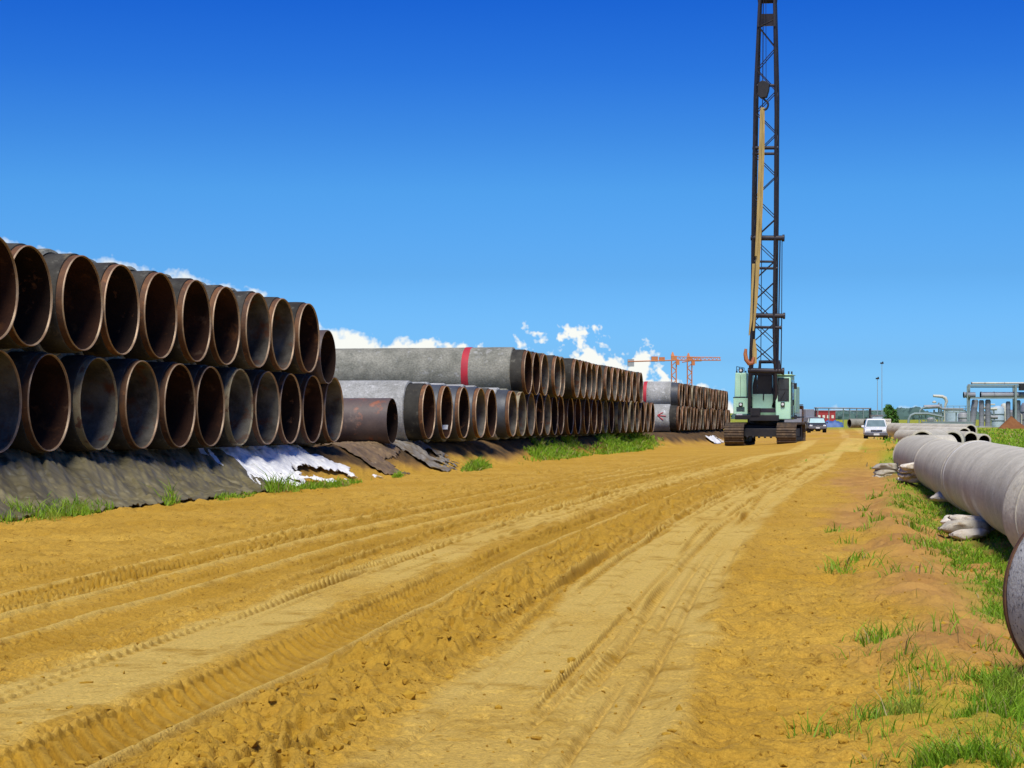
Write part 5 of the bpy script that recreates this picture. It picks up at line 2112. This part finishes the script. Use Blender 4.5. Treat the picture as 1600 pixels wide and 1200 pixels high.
tower_crane(1053, 900, 563, 981, 1126, 'orange tower crane with a long level jib behind the pipe stacks')
tower_crane(1077.5, 940, 564, 1066, 1096, 'smaller orange tower crane overlapping the jib of the long one', cw=False)


# ------------------------------------------------------------------ clods, grass
def clods():
    m_v, m_f = [], []
    rs = np.random.default_rng(4)
    n = 12000
    u = rs.uniform(-.30, .30, n)
    iy = rs.uniform(1 / 45.0, 1 / 6.3, n)
    Y = 1 / iy
    X = u * Y
    c = X - road_s(Y)
    wgt = np.where((c > .3) & (c < 1.0), 1.0, np.where(c > 2.2, .35, np.where(c < -3.6, .22, .07)))
    wgt = np.where(X > pipeline_x(Y) - .7, 0, wgt)
    d, l = row_dl(X, Y)
    wgt = np.where(d < 1.2, 0, wgt)
    keep = rs.random(n) < wgt
    X, Y, c = X[keep], Y[keep], c[keep]
    Z = terrain(X, Y)[0]
    ico = bmesh.new()
    bmesh.ops.create_icosphere(ico, subdivisions=1, radius=1)
    bv = np.array([v.co[:] for v in ico.verts])
    bf = np.array([[v.index for v in f.verts] for f in ico.faces])
    ico.free()
    V, Fc = [], []
    for k in range(len(X)):
        r_ = .005 + .016 * rs.random() ** 4 * (1.4 if .3 < c[k] < 1.0 else 1)
        sc_ = r_ * (1 + .35 * rs.standard_normal(3))
        a_ = rs.uniform(0, 6.28)
        p_ = bv * (1 + .22 * rs.standard_normal((12, 1))) * sc_
        q_ = np.stack([p_[:, 0] * math.cos(a_) - p_[:, 1] * math.sin(a_), p_[:, 0] * math.sin(a_) + p_[:, 1] * math.cos(a_), p_[:, 2] * .75], -1)
        V.append(q_ + [X[k], Y[k], Z[k] + r_ * .1])
        Fc.append(bf + 12 * k)
    me = quick_mesh('sand_clods', np.concatenate(V), np.concatenate(Fc), M['clod'], smooth=False)
    tag(link('sand_clods', me), 'loose sand clods scattered beside the tyre tracks', 'clods', kind='stuff')


clods()


def blades(name, X, Y, label, hmin, hmax, seed, clump=None, width=1.0, lift=0.0):
    rs = np.random.default_rng(seed)
    n = len(X)
    Z = terrain(X, Y)[0] - .01 + lift
    h = rs.uniform(hmin, hmax, n) * (.55 + .75 * rs.random(n))
    if clump is not None:
        h = h * clump
    a = rs.uniform(0, 2 * np.pi, n)
    lean = h * rs.uniform(.15, 1.35, n)
    w = np.maximum(.0022, .00030 * Y) * rs.uniform(.6, 1.5, n) * width
    b = rs.uniform(0, np.pi, n)
    sx, sy = np.cos(b) * w, np.sin(b) * w
    lx, ly = np.cos(a) * lean, np.sin(a) * lean
    V = np.zeros((n, 5, 3))
    V[:, 0] = np.stack([X - sx, Y - sy, Z], -1)
    V[:, 1] = np.stack([X + sx, Y + sy, Z], -1)
    V[:, 2] = np.stack([X - sx * .8 + lx * .35, Y - sy * .8 + ly * .35, Z + h * .6], -1)
    V[:, 3] = np.stack([X + sx * .8 + lx * .35, Y + sy * .8 + ly * .35, Z + h * .6], -1)
    V[:, 4] = np.stack([X + lx, Y + ly, Z + h], -1)
    o = np.arange(n)[:, None] * 5
    T = np.concatenate([o + [0, 1, 3], o + [0, 3, 2], o + [2, 3, 4]], 0)
    me = quick_mesh(name, V.reshape(-1, 3), T, M['grass'], smooth=False)
    at = me.attributes.new('tone', 'FLOAT', 'POINT')
    tone = np.repeat(np.clip(rs.normal(.45, .3, n), 0, 1), 5)
    at.data.foreach_set('value', tone.astype(np.float32))
    ob = link(name, me)
    return tag(ob, label, 'grass', kind='stuff')


def grass_right():
    rs = np.random.default_rng(77)
    n = 700000
    u = rs.uniform(.10, .40, n)
    iy = rs.uniform(1 / 70.0, 1 / 6.2, n)
    Y = 1 / iy
    X = u * Y
    g = green_mask(X, Y, None)
    tuft = fbm(X * 3.0, Y * 2.4, 2, 211) + .5 * fbm(X * 7.5, Y * 6, 2, 213)
    prob = g * np.clip(sstep(.06, .30, tuft + (g - .78) * .35) + .22 * g * sstep(10.5, 12, Y) + .05 * g, 0, 1)
    keep = rs.random(n) < prob * .75 * (.6 + .4 * sstep(9, 12, Y))
    X, Y, tuft = X[keep][:230000], Y[keep][:230000], tuft[keep][:230000]
    blades('grass', X, Y, 'green grass along the pipeline on the right', .03, .105, 78, clump=np.clip(.7 + tuft, .5, 1.5))
    # stray sprigs out on the sand
    n = 90
    cx, cy = [], []
    for k in range(n):
        yy = 1 / rs.uniform(1 / 30.0, 1 / 6.5)
        xx = pipeline_x(yy) - rs.uniform(.4, 1.9) ** 1.0
        m_ = rs.integers(10, 40)
        cx.append(xx + rs.normal(0, .06, m_))
        cy.append(yy + rs.normal(0, .06, m_))
    X, Y = np.concatenate(cx), np.concatenate(cy)
    blades('grass', X, Y, 'stray grass sprigs on the sand left of the pipeline', .05, .14, 80)
    # far meadow beyond the pipeline
    n = 60000
    u = rs.uniform(.17, .42, n)
    Y = 1 / rs.uniform(1 / 260.0, 1 / 45.0, n)
    X = u * Y
    keep = (green_mask(X, Y, None) > rs.random(n)) & (X > pipeline_x(Y) + .6) & (rs.random(n) < .8)
    blades('grass', X[keep], Y[keep], 'rough green meadow behind the pipeline', .10, .30, 82, width=1.3)


grass_right()


def grass_left():
    rs = np.random.default_rng(91)

    def patch(px0, px1, d0, d1, n, hmin, hmax, label, seed, thr=.0):
        n = int(n * 1.3)
        pxs = rs.uniform(px0, px1, n)
        dd = rs.uniform(d0, d1, n)
        ll = l_at(pxs, dd)
        nn = fbm(ll * 1.3, dd * 1.3, 3, seed) + .35 * (1 - (2 * (pxs - px0) / (px1 - px0) - 1) ** 2) - .55 * np.abs(2 * (dd - d0) / (d1 - d0) - 1) ** 2 - .45 * np.abs(2 * (pxs - px0) / (px1 - px0) - 1) ** 3 + .15 * rs.normal(0, 1, n)
        k = nn > thr
        ll, dd = ll[k], dd[k]
        X = ROW0[0] + NV[0] * dd + EV[0] * ll
        Y = ROW0[1] + NV[1] * dd + EV[1] * ll
        blades('grass', X, Y, label, hmin, hmax, seed, clump=np.clip(.35 + 2.0 * nn[k], .3, 1.7), width=.8, lift=.03)
    patch(-60, 190, .5, 1.7, 3600, .03, .15, 'weeds over the foot of the tarpaulin at the left picture edge', 501, .2)
    patch(250, 292, .9, 1.35, 260, .06, .28, 'small weed at the tarpaulin foot, middle', 503, .05)
    patch(330, 420, 1.0, 1.5, 900, .02, .07, 'thin short grass below the right half of the tarpaulin', 505, .2)
    patch(395, 468, 1.0, 1.4, 700, .06, .25, 'sparse weed where tarpaulin and white sheet meet', 507, .1)
    patch(455, 580, 1.05, 1.6, 3600, .04, .13, 'low green grass in front of the white sheet', 509, .16)
    patch(612, 632, .8, 1.3, 700, .05, .14, 'tiny grass tuft below the bare rusty pipe', 511, .0)
    patch(715, 770, .8, 1.6, 2600, .06, .2, 'grass tuft left of the green patches, below the middle stack', 513, .0)
    patch(812, 935, -.3, 1.35, 14000, .03, .17, 'dense bright grass patch, left one below the middle stack', 515, .16)
    patch(922, 1040, -.4, 1.45, 16000, .03, .20, 'dense bright grass patch, right one below the middle stack', 517, .14)


grass_left()
print('OBJECTS', len(bpy.data.objects), 'tris', sum(len(o.data.loop_triangles) if False else len(o.data.polygons) for o in bpy.data.objects if o.type == 'MESH'))
